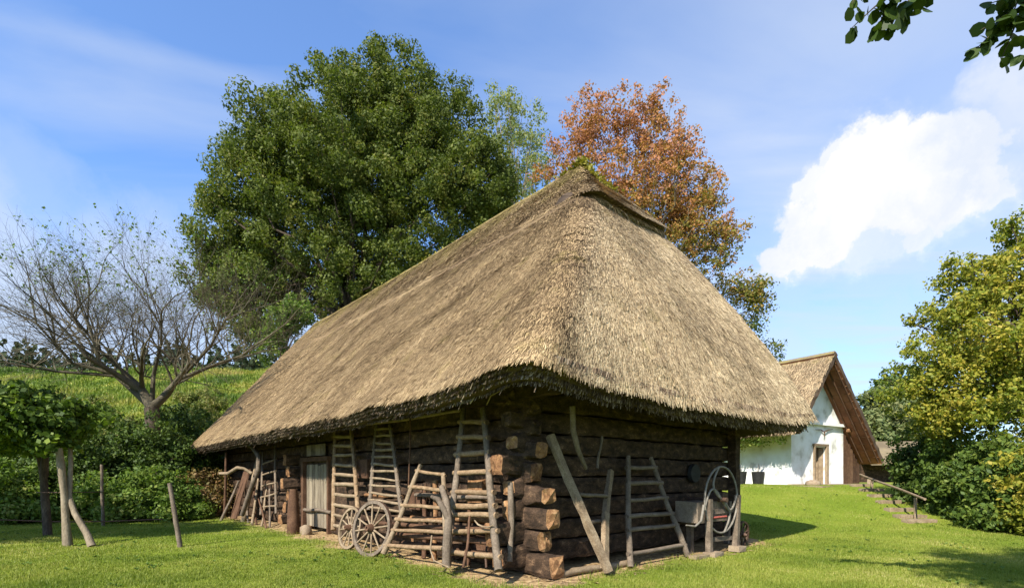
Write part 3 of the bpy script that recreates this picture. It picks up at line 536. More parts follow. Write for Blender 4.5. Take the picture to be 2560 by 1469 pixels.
for i in range(5):
    u = .3+i*1.6; q = MB(); q.pole(W(u, -1.3, 3.0), W(u+(3.45-u)*.4, .9, 6.2), .06, .05, .03); q.build('rafter', M['brown'], barn)
# door of vertical boards with a cross bar, and the pale hatch board above it
q = MB()
for i in range(7):
    v = d0+.06+i*(d1-d0-.12)/7+.1; q.beam(W(-.02, v, .14), W(-.02, v, 1.93+random.uniform(-.04, .03)), .205, .035, DR.tolist()+[0], 5, .006)
dr_ = q.build('door', M['plank'], barn)
q = MB(); q.pole(W(-.09, d0-.4, .62), W(-.07, d1+.05, .60), .045, .05, .03); o = q.build('bar', M['grey'], dr_); o.matrix_parent_inverse = Matrix.Identity(4)
q = MB(); q.beam(W(-.02, d0-.07, .0), W(-.02, d0-.07, 2.05), .12, .11, DR.tolist()+[0], 4, .008); q.beam(W(-.04, d1+.09, .0), W(-.04, d1+.09, 2.05), .18, .16, DR.tolist()+[0], 4, .008); q.beam(W(-.03, d0-.2, 2.1), W(-.03, d1+.25, 2.1), .2, .12, n=4, jit=.008); q.build('door_frame', M['brown'], barn)
q = MB()
for i in range(4): q.beam(W(-.06, d0+.16+i*.36+.1, 2.2), W(-.06, d0+.16+i*.36+.1, 2.52), .35, .03, DR.tolist()+[0], 1, .003)
q.build('hatch_board', M['grey'], barn)

# ------------------------------------------------------------------ things leaning on the walls
def ladder(name, label, cat, lb, lt, rb, rt, rungs, rr=.04, rg=.03, mrail='grey', mrung='pale', over=.07, square=False, group=None, jit=.02):
    base = (Vector(lb)+Vector(rb))/2; e = empty(name, (base.x, base.y, max(0, base.z-.05)), label, cat, group)
    lb, lt, rb, rt = map(Vector, (lb, lt, rb, rt))
    for a, b_ in ((lb, lt), (rb, rt)):
        q = MB()
        if square: q.beam(a, b_, rr*2, rr*2, DR.tolist()+[0], 8, .006)
        else: q.pole(a, b_, rr*1.1, rr*.85, jit, 10)
        q.build('rail', M[mrail], e)
    for t in rungs:
        t1, t2 = (t, t+random.uniform(-.012, .012)) if not isinstance(t, tuple) else t
        a = lb.lerp(lt, t1); b_ = rb.lerp(rt, t2); d = (b_-a).normalized(); q = MB(); q.pole(a-d*over, b_+d*over, rg*random.uniform(.85, 1.15), rg*random.uniform(.8, 1.1), .01, 5, 7); q.build('rung', M[mrung], e)
    return e
def fr(y, yb, yt): return (yb-y)/(yb-yt)
# big A ladder
ladder('wide_ladder', 'tall grey ladder narrowing upward to the eave, nearest the log corner on the long wall', 'ladder',
       LW(1108, 1400, .85), LW(1148, 1012, .12), LW(1236, 1412, .85), LW(1196, 1012, .12),
       [fr(y, 1400, 1012) for y in (1368, 1322, 1283, 1262, 1228, 1180, 1134, 1088, 1048)], .058, .046, over=.09, mrung='tan')
# hay rack
ladder('hay_rack', 'low slanting hay wagon side rack with tan rungs left of the tallest ladder', 'rack',
       LW(950, 1370, .95), LW(1043, 1150, .35), LW(1112, 1395, .7), LW(1098, 1172, .3),
       [(fr(y, 1370, 1150), fr(y+11, 1395, 1172)) for y in (1350, 1312, 1286, 1252, 1206, 1166)], .05, .04, mrung='tan', mrail='pale')
q = MB(); e = empty('forked_post', LW(1108, 1398, .98), 'crooked forked post standing in front of the tallest ladder', 'post')
q.tube([LW(1106, 1402, .98), LW(1108, 1340, .95), LW(1112, 1290, .92), LW(1106, 1240, .9), LW(1094, 1205, .85)], [.075, .07, .07, .055, .05], 8, .08); q.tube([LW(1112, 1290, .92), LW(1100, 1262, .98), LW(1085, 1235, 1.0), LW(1070, 1230, .98)], [.055, .05, .045, .03], 8, .08); q.build('post', M['grey'], e)
ladder('narrow_ladder', 'narrow grey ladder with close rungs behind the spoked wheels, right of the other slim ladder', 'ladder',
       LW(914, 1262, .5), LW(934, 1052, .1), LW(996, 1275, .5), LW(966, 1052, .1), [i/12+.03 for i in range(12)], .045, .032)
ladder('slim_ladder', 'slim grey ladder with thick rungs standing right beside the plank door', 'ladder',
       LW(826, 1312, .62), LW(832, 1046, .1), LW(893, 1328, .62), LW(868, 1042, .1), [i/11+.04 for i in range(11)], .055, .045, mrail='tan')
ladder('pole_rack', 'short frame of thin poles with rungs among the sticks left of the cross wall logs', 'rack',
       LW(646, 1275, .6), LW(652, 1120, .15), LW(684, 1272, .6), LW(682, 1105, .15), [.12, .27, .44, .62, .8], .04, .03)
def stick(name, label, cat, pts, rad, mat='grey', group=None, seg=8, parts=()):
    q = MB(); pts = [Vector(p) for p in pts]
    if len(pts) == 2: q.pole(pts[0], pts[1], rad if not hasattr(rad, '__len__') else rad[0], rad if not hasattr(rad, '__len__') else rad[1])
    else: q.tube(pts, rad, seg, .07)
    return tag(q.build(name, M[mat]), label, cat, group)
stick('long_pole', 'long thin pole slung level under the eave over the slim ladders', 'pole', [LW(872, 1056, .3), LW(1140, 1016, .3)], .03, 'pale')
stick('hanging_pole', 'thin upright rod hanging from the eave between the slim ladders and the hay rack', 'pole', [LW(1012, 1240, .4), LW(1016, 1030, .35)], .016, 'brown')
stick('digging_fork_handle', 'slender brown staff leaning in front of the widest ladder', 'staff', [LW(1148, 1405, 1.15), LW(1164, 1278, .8)], .02, 'brown')
stick('bent_hoop', 'thin bent wooden hoop curling on the ground below the hay rack', 'hoop', [LW(1070, 1325, .95), LW(1066, 1360, 1.0), LW(1076, 1388, 1.05), LW(1098, 1398, 1.08), LW(1112, 1404, 1.1)], .014, 'pale')
stick('scythe_blade', 'pale curved sickle blade hanging between rungs of the widest ladder', 'sickle', [LW(1176, 1288, .75), LW(1184, 1298, .76), LW(1196, 1304, .78), LW(1210, 1305, .78), LW(1222, 1300, .76)], [.01, .014, .016, .014, .008], 'pale')
stick('hanging_wire', 'thin pale wire hanging from the thatch right at the barn corner', 'wire', [LW(1206, 1002, .6), LW(1216, 980, .7), LW(1262, 955, .8), LW(1273, 930, .85)], [.009, .009, .009, .009], 'stone')
# low log railing / trough in front of the wall
for i, (a, b_, r, lab) in enumerate(((LW(985, 1322, .55), LW(1230, 1345, .5), .05, 'upper of two thick rough poles lying level behind the hay rack foot'), (LW(960, 1296, .45), LW(1225, 1312, .42), .045, 'slightly higher brown pole lashed level behind the ladder rungs'))):
    stick('level_pole', lab, 'pole', [a, b_], r, 'brown')
for i, (x, y0, y1, of, r, mt, lab) in enumerate(((1050, 1382, 1200, .35, .045, 'brown', 'upright brown stake behind the hay rack, nearest its low end'), (1075, 1388, 1190, .3, .05, 'log_end', 'upright orange brown stake behind the hay rack beside the forked post'),
        (1160, 1400, 1200, .3, .045, 'brown', 'dark upright stake seen through the widest ladder'), (1262, 1390, 1195, .35, .05, 'grey', 'grey upright stake between the widest ladder and the log corner'), (1205, 1405, 1330, .4, .02, 'iron', 'thin iron rod standing low behind the widest ladder'))):
    stick('stake', lab, 'stake', [LW(x, y0, of), LW(x+3, y1, of-.15)], r, mt)

for i, (x0, y0, x1, y1, of, r_, mt, lab) in enumerate(((1020, 1282, 1225, 1290, .3, .05, 'log_end', 'orange brown pole lying level behind the hay rack at mid height'), (1030, 1225, 1225, 1232, .25, .04, 'grey', 'grey pole fixed level behind the forked post'), (1000, 1345, 1225, 1375, .35, .06, 'brown', 'lowest brown pole near the ground behind the tallest ladder'),
        (905, 1290, 1010, 1306, .35, .045, 'brown', 'brown pole level behind the larger cart wheel'), (905, 1225, 1000, 1228, .2, .04, 'log_end', 'short orange pole behind the close runged ladder'))):
    stick('level_pole', lab, 'pole', [LW(x0, y0, of), LW(x1, y1, of)], r_, mt)
for i, (x, y, of, w_, h_, lab) in enumerate(((1035, 1240, .12, .5, .35, 'square brown block behind the top of the hay rack'), (1185, 1215, .12, .45, .4, 'brown block seen between rungs of the tallest ladder'), (1195, 1355, .15, .5, .35, 'brown block low behind the tallest ladder'), (1040, 1340, .15, .5, .3, 'brown block low behind the hay rack'), (905, 1160, .1, .5, .45, 'brown board on the wall between the two slim ladders'))):
    q = MB(); p = LW(x, y, of); q.box(p, .16, w_, h_, DR, .02); tag(q.build('wood_block', M['log_end' if i % 2 else 'brown']), lab, 'block')
def wheel(name, label, cen, Rr, ang, lean, mats=('grey', 'pale', 'brown'), nsp=12, group=None, dim=1.):
    e = empty(name, cen, label, 'wheel', group); e.rotation_euler = (0, 0, 0)
    rot = Matrix.Rotation(ang, 3, 'Z') @ Matrix.Rotation(lean, 3, 'X'); cen = Vector(cen)
    def P(r, a, t): return cen+rot @ Vector((r*math.cos(a), t, r*math.sin(a)))
    def lathe(prof, seg=36):
        q = MB(); vs = []; fs = []; n = len(prof)
        for i in range(seg):
            for r, t in prof: vs.append(P(r, 2*math.pi*i/seg, t))
        for i in range(seg):
            for k in range(n): fs.append((i*n+k, i*n+(k+1) % n, ((i+1) % seg)*n+(k+1) % n, ((i+1) % seg)*n+k))
        q.add(vs, fs, 0, False); return q
    lathe([(Rr*.87, -.028), (Rr*.985, -.03), (Rr*.985, .03), (Rr*.87, .028)]).build('rim', M[mats[0]], e)
    lathe([(Rr*.986, -.032), (Rr, -.032), (Rr, .032), (Rr*.986, .032)]).build('tyre', M['iron'], e)
    lathe([(.025, -.13), (Rr*.10, -.13), (Rr*.15, -.05), (Rr*.17, 0), (Rr*.15, .05), (Rr*.11, .13), (.025, .13)], 20).build('hub', M[mats[2]], e)
    for i in range(nsp):
        a = 2*math.pi*(i+.3)/nsp; q = MB(); q.tube([P(Rr*.12, a, .0), P(Rr*.5, a, 0), P(Rr*.89, a, 0)], [.024, .02, .019], 6); q.build('spoke', M[mats[1]], e)
    return e
def on_ground(p, r): p = Vector(p); p.z = Tz(p.x, p.y)+r; return p
c1 = LW(921, 1300, .95); wheel('cart_wheel', 'larger spoked wooden cart wheel leaning at the front of the pair by the slim ladder', on_ground(c1, .56), .57, R(-36), R(-10))
c2 = LW(868, 1300, .85); wheel('cart_wheel', 'smaller spoked wooden cart wheel half hidden behind the larger wheel', on_ground(c2, .47), .47, R(-44), R(-12), ('pale', 'pale', 'brown'))

# clutter at the far end of the long wall
far = [((548, 1288), (592, 1190), 1.25, .75, .045, 'grey', 'straight grey pole leaning outermost at the far barn end'),
       ((602, 1285), (640, 1130), .8, .3, .075, 'pale', 'thick pale timber leaning at the far barn end beside the crooked branch'),
       ((556, 1290), (560, 1120), .9, .9, .05, 'brown', 'dark upright pole at the far barn end behind the outermost pole'),
       ((624, 1287), (640, 1185), .8, .45, .04, 'pale', 'thin pale stick leaning right of the thick timber'),
       ((635, 1290), (628, 1200), .7, .4, .035, 'brown', 'thin brown stick leaning right of the thick timber'),
       ((648, 1292), (662, 1205), .75, .35, .03, 'pale', 'thin pale stick leaning in front of the short pole frame'),
       ((668, 1293), (668, 1210), .7, .45, .03, 'grey', 'thin grey stick at the right foot of the short pole frame'),
       ((615, 1288), (606, 1190), .75, .5, .03, 'grey', 'thin grey stick standing between board and thick timber'),
       ((660, 1288), (638, 1225), .85, .5, .03, 'brown', 'short brown stick crossing the foot of the short pole frame')]
for (a, b_, o1, o2, r, mt, lab) in far: 
    p = LW(*a, o1); stick('leaning_stick', lab, 'stick', [(p.x, p.y, Tz(p.x, p.y)), LW(*b_, o2)], [r*1.2, r*.8], mt)
stick('crooked_branch', 'crooked forked branch arching up to the eave at the far barn end', 'branch', [LW(600, 1275, .9), LW(622, 1210, .8), LW(640, 1160, .75), LW(641, 1130, .7), LW(625, 1108, .7), LW(612, 1100, .7)], [.08, .08, .08, .07, .06, .05], 'grey')
stick('bent_bough', 'bent bough jutting out level past the far barn end', 'branch', [LW(545, 1172, 1.5), LW(566, 1172, 1.4), LW(588, 1158, 1.3), LW(604, 1160, 1.1), LW(624, 1172, .9)], [.05, .06, .06, .05, .05], 'pale')
q = MB(); q.beam(LW(578, 1285, .95), LW(612, 1165, .45), .85, .05, (DR[0], DR[1], 0), 6, .012); tag(q.build('leaning_board', M['brown']), 'wide brown board leaning at the far barn end', 'board')
q = MB(); p = LW(727, 1300, .75)
prof = [(.0, .14), (.05, .165), (.35, .17), (.7, .15), (1.0, .13), (1.25, .10)]
q.tube([Vector((p.x, p.y, Tz(p.x, p.y)+a)) for a, r in prof], [r for a, r in prof], 12, .05); e = tag(q.build('wooden_churn', M['brown']), 'tall brown wooden trunk like tub standing left of the plank door', 'tub')
q = MB(); p = LW(757, 1306, .55); q.tube([Vector((p.x, p.y, Tz(p.x, p.y)+a)) for a in (0, .1, .22, .27)], [.15, .17, .13, .05], 9, .2, cap=0); tag(q.build('stone_block', M['stone']), 'rounded stone at the left foot of the plank door', 'stone')

# ------------------------------------------------------------------ front wall things
def beamthing(name, label, cat, a, b_, w_, h_, mat):
    q = MB(); q.beam(a, b_, w_, h_, (DL[0], DL[1], 0), 10, .008); return tag(q.build(name, M[mat]), label, cat)
fg = empty('forked_wooden_frame', FW(1500, 1410, .9), 'V shaped frame of two squared timbers leaning on the front wall near the log corner', 'frame')
q = MB(); q.beam(FW(1508, 1416, .95), FW(1362, 1078, .15), .12, .09, (DL[0], DL[1], 0), 12, .01); q.build('beam', M['pale'], fg)
q = MB(); q.beam(FW(1497, 1408, .88), FW(1500, 1270, .55), .11, .09, (DL[0], DL[1], 0), 6, .01); q.beam(FW(1500, 1270, .55), FW(1513, 1165, .3), .09, .08, (DL[0], DL[1], 0), 6, .008); q.build('beam', M['pale'], fg)
for (x0, y0, x1, y1) in ((1435, 1224, 1505, 1228), (1455, 1292, 1500, 1290)):
    q = MB(); q.pole(FW(x0, y0, .5), FW(x1, y1, .5), .035, .03, .006); q.build('crossbar', M['grey'], fg)
for (x, yt, yb, dx, lab) in ((1418, 1005, 1160, 34, 'curved grey brace hanging from the eave over the V shaped frame'),):
    stick('hanging_brace', lab, 'brace', [FW(x, yt, .5), FW(x+2, yt+60, .45), FW(x+14, yt+110, .4), FW(x+dx, yb, .3)], [.05, .05, .045, .03], 'grey')
stick('hanging_stick', 'short thin stick hanging on the front wall right of the curved brace', 'stick', [FW(1480, 1160, .25), FW(1492, 1080, .2)], [.025, .02], 'grey')
ladder('front_ladder', 'wide ladder with one upright and one slanting rail against the front wall', 'ladder',
       FW(1562, 1404, .75), FW(1556, 1130, .15), FW(1704, 1376, .75), FW(1612, 1132, .15), [fr(y, 1404, 1130) for y in (1374, 1318, 1285, 1245, 1202, 1160)], .055, .042, over=.07, mrung='grey')
# timbers lying at the foot of the front wall
p0, p1 = FW(1380, 1392, .55), FW(1560, 1370, .55)
stick('lying_pole', 'rough pole lying along the foot of the front wall under the V shaped frame', 'pole', [(p0.x, p0.y, Tz(p0.x, p0.y)+.06), (p1.x, p1.y, Tz(p1.x, p1.y)+.06)], .06, 'pale')
# fodder cutter: stand, trough, flywheel with S spokes
cc = FW(1788, 1237, .95)
fc = empty('fodder_cutter', (cc.x, cc.y, 0), 'hand fodder cutter with large iron flywheel at the right end of the front wall', 'farm machine')
dr3 = Vector((DR[0], DR[1], 0)); dl3 = Vector((DL[0], DL[1], 0)); Z3 = Vector((0, 0, 1)); RW = .68
q = MB(); q.tube([cc+dr3*RW*math.cos(a)+Z3*RW*math.sin(a) for a in np.linspace(0, 2*math.pi, 49)], .021, 8); q.build('flywheel_rim', M['greyiron'], fc)
for s_ in range(4):                                  # two S curves crossing at the hub
    a0 = R(100+90*s_); ca, sa = math.cos(a0), math.sin(a0); sg = 1 if s_ % 2 else -1; pts = []
    for i in range(15):
        t = i/14; x_ = RW*t; y_ = sg*-1*.42*RW*math.sin(math.pi*t)
        pts.append(cc+dr3*(x_*ca-y_*sa)+Z3*(x_*sa+y_*ca))
    q = MB(); q.tube(pts, [.022]*15, 8); q.build('flywheel_spoke', M['greyiron'], fc)
q = MB(); q.tube([cc-dl3*.12, cc+dl3*.75], [.05, .04], 12); q.build('axle', M['iron'], fc)
q = MB(); hp = cc+dr3*RW*-.52+Z3*RW*-.52; q.tube([hp, hp+dr3*.55], [.022, .022], 8); q.build('crank_handle', M['red'], fc)
for (x, y, of, yt) in ((1757, 1376, .95, 1236), (1822, 1364, .95, 1225), (1710, 1350, .45, 1240), (1800, 1350, .2, 1240)):
    q = MB(); a = FW(x, y, of); a.z = Tz(a.x, a.y); b_ = FW(x+(0 if x < 1800 else 6), yt, of); q.beam(a, b_, .11, .10, (DR[0], DR[1], 0), 4, .006); q.build('leg', M['grey'], fc)
q = MB(); q.beam(FW(1700, 1268, .62), FW(1775, 1262, .62), .5, .42, (0, 0, 1), 3, .01); q.build('trough', M['grey'], fc)
for y in (1330, 1262):
    q = MB(); q.beam(FW(1757, y+6, .88), FW(1820, y, .88), .05, .09, (0, 0, 1), 2, .005); q.build('stretcher', M['grey'], fc)
q = MB(); q.tube([FW(1700, 1300, .95), FW(1722, 1303, 1.0), FW(1737, 1290, 1.0), FW(1744, 1250, 1.0)], [.014, .02, .025, .03], 8); q.build('blade_arm', M['greyiron'], fc)
q = MB(); g = FW(1780, 1240, .6); q.box(g, .3, .3, .35, DR, .02); q.build('gear_box', M['iron'], fc)
# small iron wheel on the wall beyond and the half hidden barrow wheel
ww_ = FW(1838, 1315, .75); e = wheel('barrow_wheel', 'small dark wheel half hidden behind the fodder cutter legs', on_ground(ww_, .3), .3, R(41), R(6), ('iron', 'iron', 'iron'), 8)
for i, (x, y, of, s_, lab) in enumerate(((1732, 1374, .95, (.5, .2, .08), 'flat pale board lying left of the fodder cutter foot'), (1768, 1378, 1.0, (.34, .25, .1), 'flat pale stone under the left foot of the fodder cutter'), (1826, 1372, 1.0, (.3, .25, .12), 'squarish pale stone under the right foot of the fodder cutter'))):
    p = FW(x, y, of); p.z = Tz(p.x, p.y)+s_[2]/2; q = MB(); q.box(p, s_[0], s_[1], s_[2], DR, .02); tag(q.build('flat_stone' if i else 'short_board', M['stone' if i else 'pale']), lab, 'stone' if i else 'board')
hk = FW(1716, 1172, .05); q = MB(); q.tube([hk, hk-dl3*.08], [.22, .20], 16); tag(q.build('dark_round_lid', M['black']), 'dark round disc hanging on the front wall above the cutter trough', 'disc')
# loose logs and stones at the corner
p = W(-.75, 1.5, 0)

# ------------------------------------------------------------------ trees
def crown_points(ells, n, rr, surf=.45):
    rmin, rmax = rr                                 # clump centres through a union of ellipsoids (cx,cy,cz,rx,ry,rz)
    E = np.array(ells, float); vol = E[:, 3]*E[:, 4]*E[:, 5]; p = vol**.8/(vol**.8).sum(); cnt = rng.choice(len(E), n, p=p)
    d = rng.normal(0, 1, (n, 3)); d /= np.linalg.norm(d, axis=1, keepdims=True); r = rng.random((n, 1))**surf
    P = E[cnt, :3]+d*r*E[cnt, 3:]; rad = rmin+(rmax-rmin)*rng.random(n); return P, rad
def limbs(q, base, fork, P, r0, nl, thin=.03, bend=.15, seg=7):
    base = Vector(base); fork = Vector(fork)
    q.tube([base-Vector((0, 0, .3)), base.lerp(fork, .15), base.lerp(fork, .5)+Vector((r0*.3, 0, 0)), base.lerp(fork, .8), fork], [r0*1.45, r0*1.1, r0*.9, r0*.75, r0*.62], 12, .06)
    idx = rng.choice(len(P), min(nl, len(P)), replace=False)
    for i in idx:
        e = Vector(P[i]); m1 = fork.lerp(e, .33)+Vector(rng.normal(0, bend, 3))+Vector((0, 0, bend*1.5)); m2 = fork.lerp(e, .66)+Vector(rng.normal(0, bend, 3)); rr = r0*random.uniform(.16, .4)
        st = base.lerp(fork, random.uniform(.75, 1)); q.tube([st, m1, m2, e], [rr, rr*.65, rr*.38, thin*.5], seg, .05)
def tree(name, label, cat, base, fork, ells, ncl, rcl, per, lsize, lm, r0, nl=40, bark='bark', group=None, shell=.5, squash=.8, surf=.45, flat=.7, aspect=.6, up=.2, core=.0, bend=.3):
    e = empty(name, base, label, cat, group); P, rad = crown_points(ells, ncl, rcl, surf=surf)
    q = MB(); limbs(q, base, fork, P, r0, nl, bend=bend); q.build('trunk', M[bark], e)
    LP, LN = cluster(P, rad, per, shell, squash); g = T(LP[:, 0], LP[:, 1])+.05; LP[:, 2] = np.maximum(LP[:, 2], g+rng.random(len(g))*.1)
    poly_mesh('crown', leaves(LP, LN, lsize, flat, aspect, up), 4, lm, e); return e
def at3(px, py, Y): p = at(px, py, Y); return (p.x, p.y, p.z)
def ell(px, py, Y, rx, ry, rz): p = at(px, py, Y); return (p.x, p.y, p.z, rx*k_/F*Y, ry, rz*k_/F*Y)
def foot(px, Y): x = (px*k_-CX)/F*Y; return (x, Y, Tz(x, Y))
OAK = leaf('oak_leaves', [(.035, .052, .011), (.075, .098, .018), (.125, .15, .028), (.22, .19, .05)], .35, .6, .5, .6)
AUT = leaf('autumn_leaves', [(.07, .105, .022), (.17, .175, .035), (.27, .18, .045), (.38, .17, .06), (.42, .19, .11)],   .35, .6, .5, .6, (11, 27, .40))
PALE = leaf('pale_leaves', [(.10, .14, .05), (.17, .21, .09), (.26, .27, .10), (.30, .26, .04)], .4, .4, .3)
WAL = leaf('walnut_leaves', [(.08, .12, .016), (.16, .195, .026), (.29, .27, .035), (.42, .31, .05)], .35, .45, .45, .5)
BUSH = leaf('hazel_leaves', [(.02, .038, .010), (.045, .075, .015), (.085, .13, .024), (.16, .19, .045)], .3, 1.1, .45)
BUSH2 = leaf('bramble_leaves', [(.035, .065, .014), (.085, .14, .022), (.15, .21, .035), (.27, .27, .07)], .35, 1.1, .45)
BUSH3 = leaf('reddish_leaves', [(.10, .10, .03), (.17, .13, .045), (.22, .12, .055), (.16, .17, .04)], .3, .5, .3)
VINE = leaf('vine_leaves', [(.02, .038, .008), (.05, .085, .014), (.11, .165, .022), (.24, .30, .05)], .35, 1.2, .3)
Y = 36
tree('oak_tree', 'huge dense dark green oak rising behind the thatched barn', 'tree', foot(880, Y), at3(880, 800, Y),
     [ell(880, 510, Y, 310, 7, 280), ell(950, 290, Y, 120, 5, 110), ell(935, 150, Y, 38, 3, 42), ell(935, 200, Y, 70, 3, 50), ell(1010, 160, Y, 25, 2, 30), ell(845, 185, Y, 18, 2, 25), ell(690, 285, Y, 25, 2, 30), ell(1040, 220, Y, 45, 3, 60), ell(1080, 340, Y, 130, 5, 130), ell(710, 350, Y, 115, 5, 90), ell(680, 265, Y, 25, 2, 30), ell(850, 260, Y, 75, 4, 70), ell(645, 490, Y, 120, 5, 130), ell(555, 630, Y, 65, 4, 90), ell(1175, 490, Y, 100, 5, 130), ell(580, 400, Y, 35, 3, 40), ell(670, 710, Y, 120, 5, 90), ell(600, 760, Y, 40, 3, 50), ell(900, 700, Y, 240, 5, 110), ell(1190, 400, Y, 40, 3, 50), ell(560, 520, Y, 35, 3, 50), ell(1140, 240, Y, 25, 2, 35), ell(1240, 450, Y, 40, 3, 60), ell(700, 790, Y, 60, 3, 40), ell(530, 640, Y, 35, 3, 50), ell(540, 740, Y, 40, 3, 50), ell(590, 820, Y, 40, 3, 45), ell(650, 830, Y, 45, 3, 40), ell(1230, 520, Y, 50, 4, 80), ell(640, 640, Y, 110, 5, 120), ell(515, 690, Y, 30, 3, 50), ell(900, 400, Y, 240, 6, 180)],
     2600, (.3, 1.0), 135, .18, OAK, .6, 45, surf=.45, bend=.5, shell=.4)
tree('autumn_tree', 'tall airy tree turning orange and red behind the right slope of the barn roof', 'tree', foot(1560, 40), at3(1560, 800, 40),
     [ell(1540, 315, 40, 100, 4, 60), ell(1440, 350, 40, 65, 4, 90), ell(1375, 420, 40, 55, 3, 50), ell(1480, 290, 40, 60, 3, 45), ell(1600, 285, 40, 60, 3, 45), ell(1680, 400, 40, 60, 3, 80), ell(1750, 480, 40, 45, 3, 50), ell(1870, 740, 40, 35, 3, 50), ell(1680, 560, 40, 90, 4, 90), ell(1630, 370, 40, 90, 4, 110), ell(1600, 500, 40, 150, 5, 120), ell(1720, 520, 40, 70, 4, 90), ell(1740, 640, 40, 100, 4, 90), ell(1790, 590, 40, 50, 3, 50), ell(1830, 720, 40, 55, 3, 70), ell(1850, 790, 40, 50, 3, 70), ell(1920, 870, 40, 30, 2, 30), ell(1500, 480, 40, 110, 4, 100)],
     1350, (.35, .75), 46, .19, AUT, .24, 130, surf=.55, bark='twig', bend=.5, shell=.6)
tree('birch_tree', 'pale thin leaved tree showing between the oak and the orange tree', 'tree', foot(1290, 46), at3(1290, 800, 46),
     [ell(1240, 300, 46, 45, 3, 70), ell(1300, 330, 46, 60, 3, 80), ell(1290, 430, 46, 90, 4, 110), ell(1250, 560, 46, 110, 4, 80), ell(1265, 260, 46, 22, 2, 30), ell(1222, 250, 46, 14, 2, 20)],
     330, (.4, .8), 46, .2, PALE, .35, 70, surf=.5, bark='palebark', bend=.4)
tree('young_tree', 'small light green tree peeping above the left slope of the barn roof', 'tree', foot(700, 30), at3(700, 900, 30),
     [ell(700, 800, 30, 45, 1.5, 50), ell(670, 860, 30, 45, 1.5, 45), ell(735, 775, 30, 35, 1.5, 35)], 90, (.3, .5), 60, .17, BUSH2, .12, 24, bend=.15)

# bare apple tree
def branchy(q, p, d, L_, r, depth, tips, spread=.5, up=.12, seg=5):
    n = 3; pts = [p]; rad = [r]; dd = d.normalized()
    for i in range(n):
        dd = (dd+Vector(rng.normal(0, .13, 3))+Vector((0, 0, up*.4))).normalized(); p = p+dd*L_/n; pts.append(p); rad.append(r*(1-.42*(i+1)/n))
    q.tube(pts, rad, max(3, seg), .05)
    if depth == 0: tips.append(p); return
    nb = random.choice((2, 2, 3)) if depth > 1 else 3
    for i in range(nb):
        t = random.randint(1, n); o = pts[t]; ax = Vector(rng.normal(0, 1, 3)); ax = (ax-dd*ax.dot(dd)).normalized()
        nd = (dd+ax*random.uniform(.35, .35+spread)+Vector((0, 0, up))).normalized()
        branchy(q, o, nd, L_*random.uniform(.62, .86), rad[t]*random.uniform(.5, .7), depth-1, tips, spread, up, seg-1)
    branchy(q, p, dd, L_*.75, rad[-1], depth-1, tips, spread, up, seg-1)
YA = 22.; ab = foot(376, YA); e = empty('apple_tree', ab, 'nearly leafless spreading apple tree with forked trunk on the bank left of the barn', 'tree')
q = MB(); tips = []; fk = at(376, 1010, YA); Vb = Vector(ab)
q.tube([Vb-Vector((0, 0, .3)), Vb.lerp(fk, .3)+Vector((-.05, 0, 0)), Vb.lerp(fk, .7)+Vector((.06, 0, 0)), fk], [.36, .29, .27, .26], 12, .1)
q.build('trunk', M['bark'], e); q = MB()
main = [((350, 965), (285, 925), (215, 885), .2), ((415, 975), (440, 940), (470, 900), .17), ((352, 960), (350, 930), (352, 880), .13), ((285, 925), (180, 900), (90, 800), .12), ((440, 940), (540, 900), (600, 880), .1), ((340, 950), (250, 870), (180, 780), .11), ((380, 930), (400, 850), (400, 770), .09), ((285, 930), (140, 920), (20, 900), .09), ((440, 945), (520, 860), (560, 790), .09)]
for a, b_, c_, r in main:
    for dy in (-1, 1):
        A = at(*a, YA); B = at(*b_, YA+dy*.7); Cc = at(*c_, YA+dy*1.8); q.tube([fk, A, B, Cc], [r*1.15, r*.85, r*.55, r*.33], 8, .1)
        for (o, d_) in ((B, B-A), (Cc, Cc-B), (B.lerp(Cc, .5), Cc-B), (B.lerp(Cc, .5), Vector((-(Cc-B).x*.6, 0, 1.2))), (A.lerp(B, .6), Vector((0, 0, 1)))):
            branchy(q, o, (d_.normalized()*.8+Vector((rng.normal(0, .45), rng.normal(0, .6), .1+.35*rng.random()))), 1.58, r*.32, 4, tips, .9, .03)
q.build('limbs', M['twig'], e)
tp = np.array([t for t in tips]); sel = tp[(tp[:, 2] > np.quantile(tp[:, 2], .55))]; sel = sel[rng.random(len(sel)) < .16]; LP, LN = cluster(sel, np.full(len(sel), .13), 3, .5, 1)
poly_mesh('crown', leaves(LP, LN, .10, .8, .6), 4, BUSH2, e)

# leafy vine tree at the far left on its posts
YV = 12.0
e = empty('vine_arbour', foot(80, YV), 'leafy vine arbour with dark leaves at the left edge of the lawn', 'vine')
q = MB(); q.tube([Vector(foot(168, 12)), at(163, 1290, 12), at(158, 1220, 12), at(150, 1150, 12), at(146, 1110, 12)], [.095, .08, .07, .075, .06], 10, .14); q.build('trunk', M['palebark'], e)
q = MB(); q.tube([Vector(foot(228, 11.9)), at(215, 1320, 12), at(185, 1270, 12), at(172, 1230, 12.1), at(175, 1150, 12.2), at(172, 1090, 12.3)], [.085, .07, .06, .055, .05, .04], 9, .1); q.build('prop', M['palebark'], e)
q = MB(); q.tube([Vector(foot(118, 14)), at(112, 1240, 14), at(108, 1180, 14), at(98, 1130, 14), at(40, 1090, 13.5), at(-30, 1060, 13)], [.10, .09, .085, .08, .07, .05], 9, .14); q.tube([at(108, 1180, 14), at(112, 1120, 14), at(122, 1060, 14)], [.1, .08, .05], 8, .1); q.build('trunk', M['bark'], e)
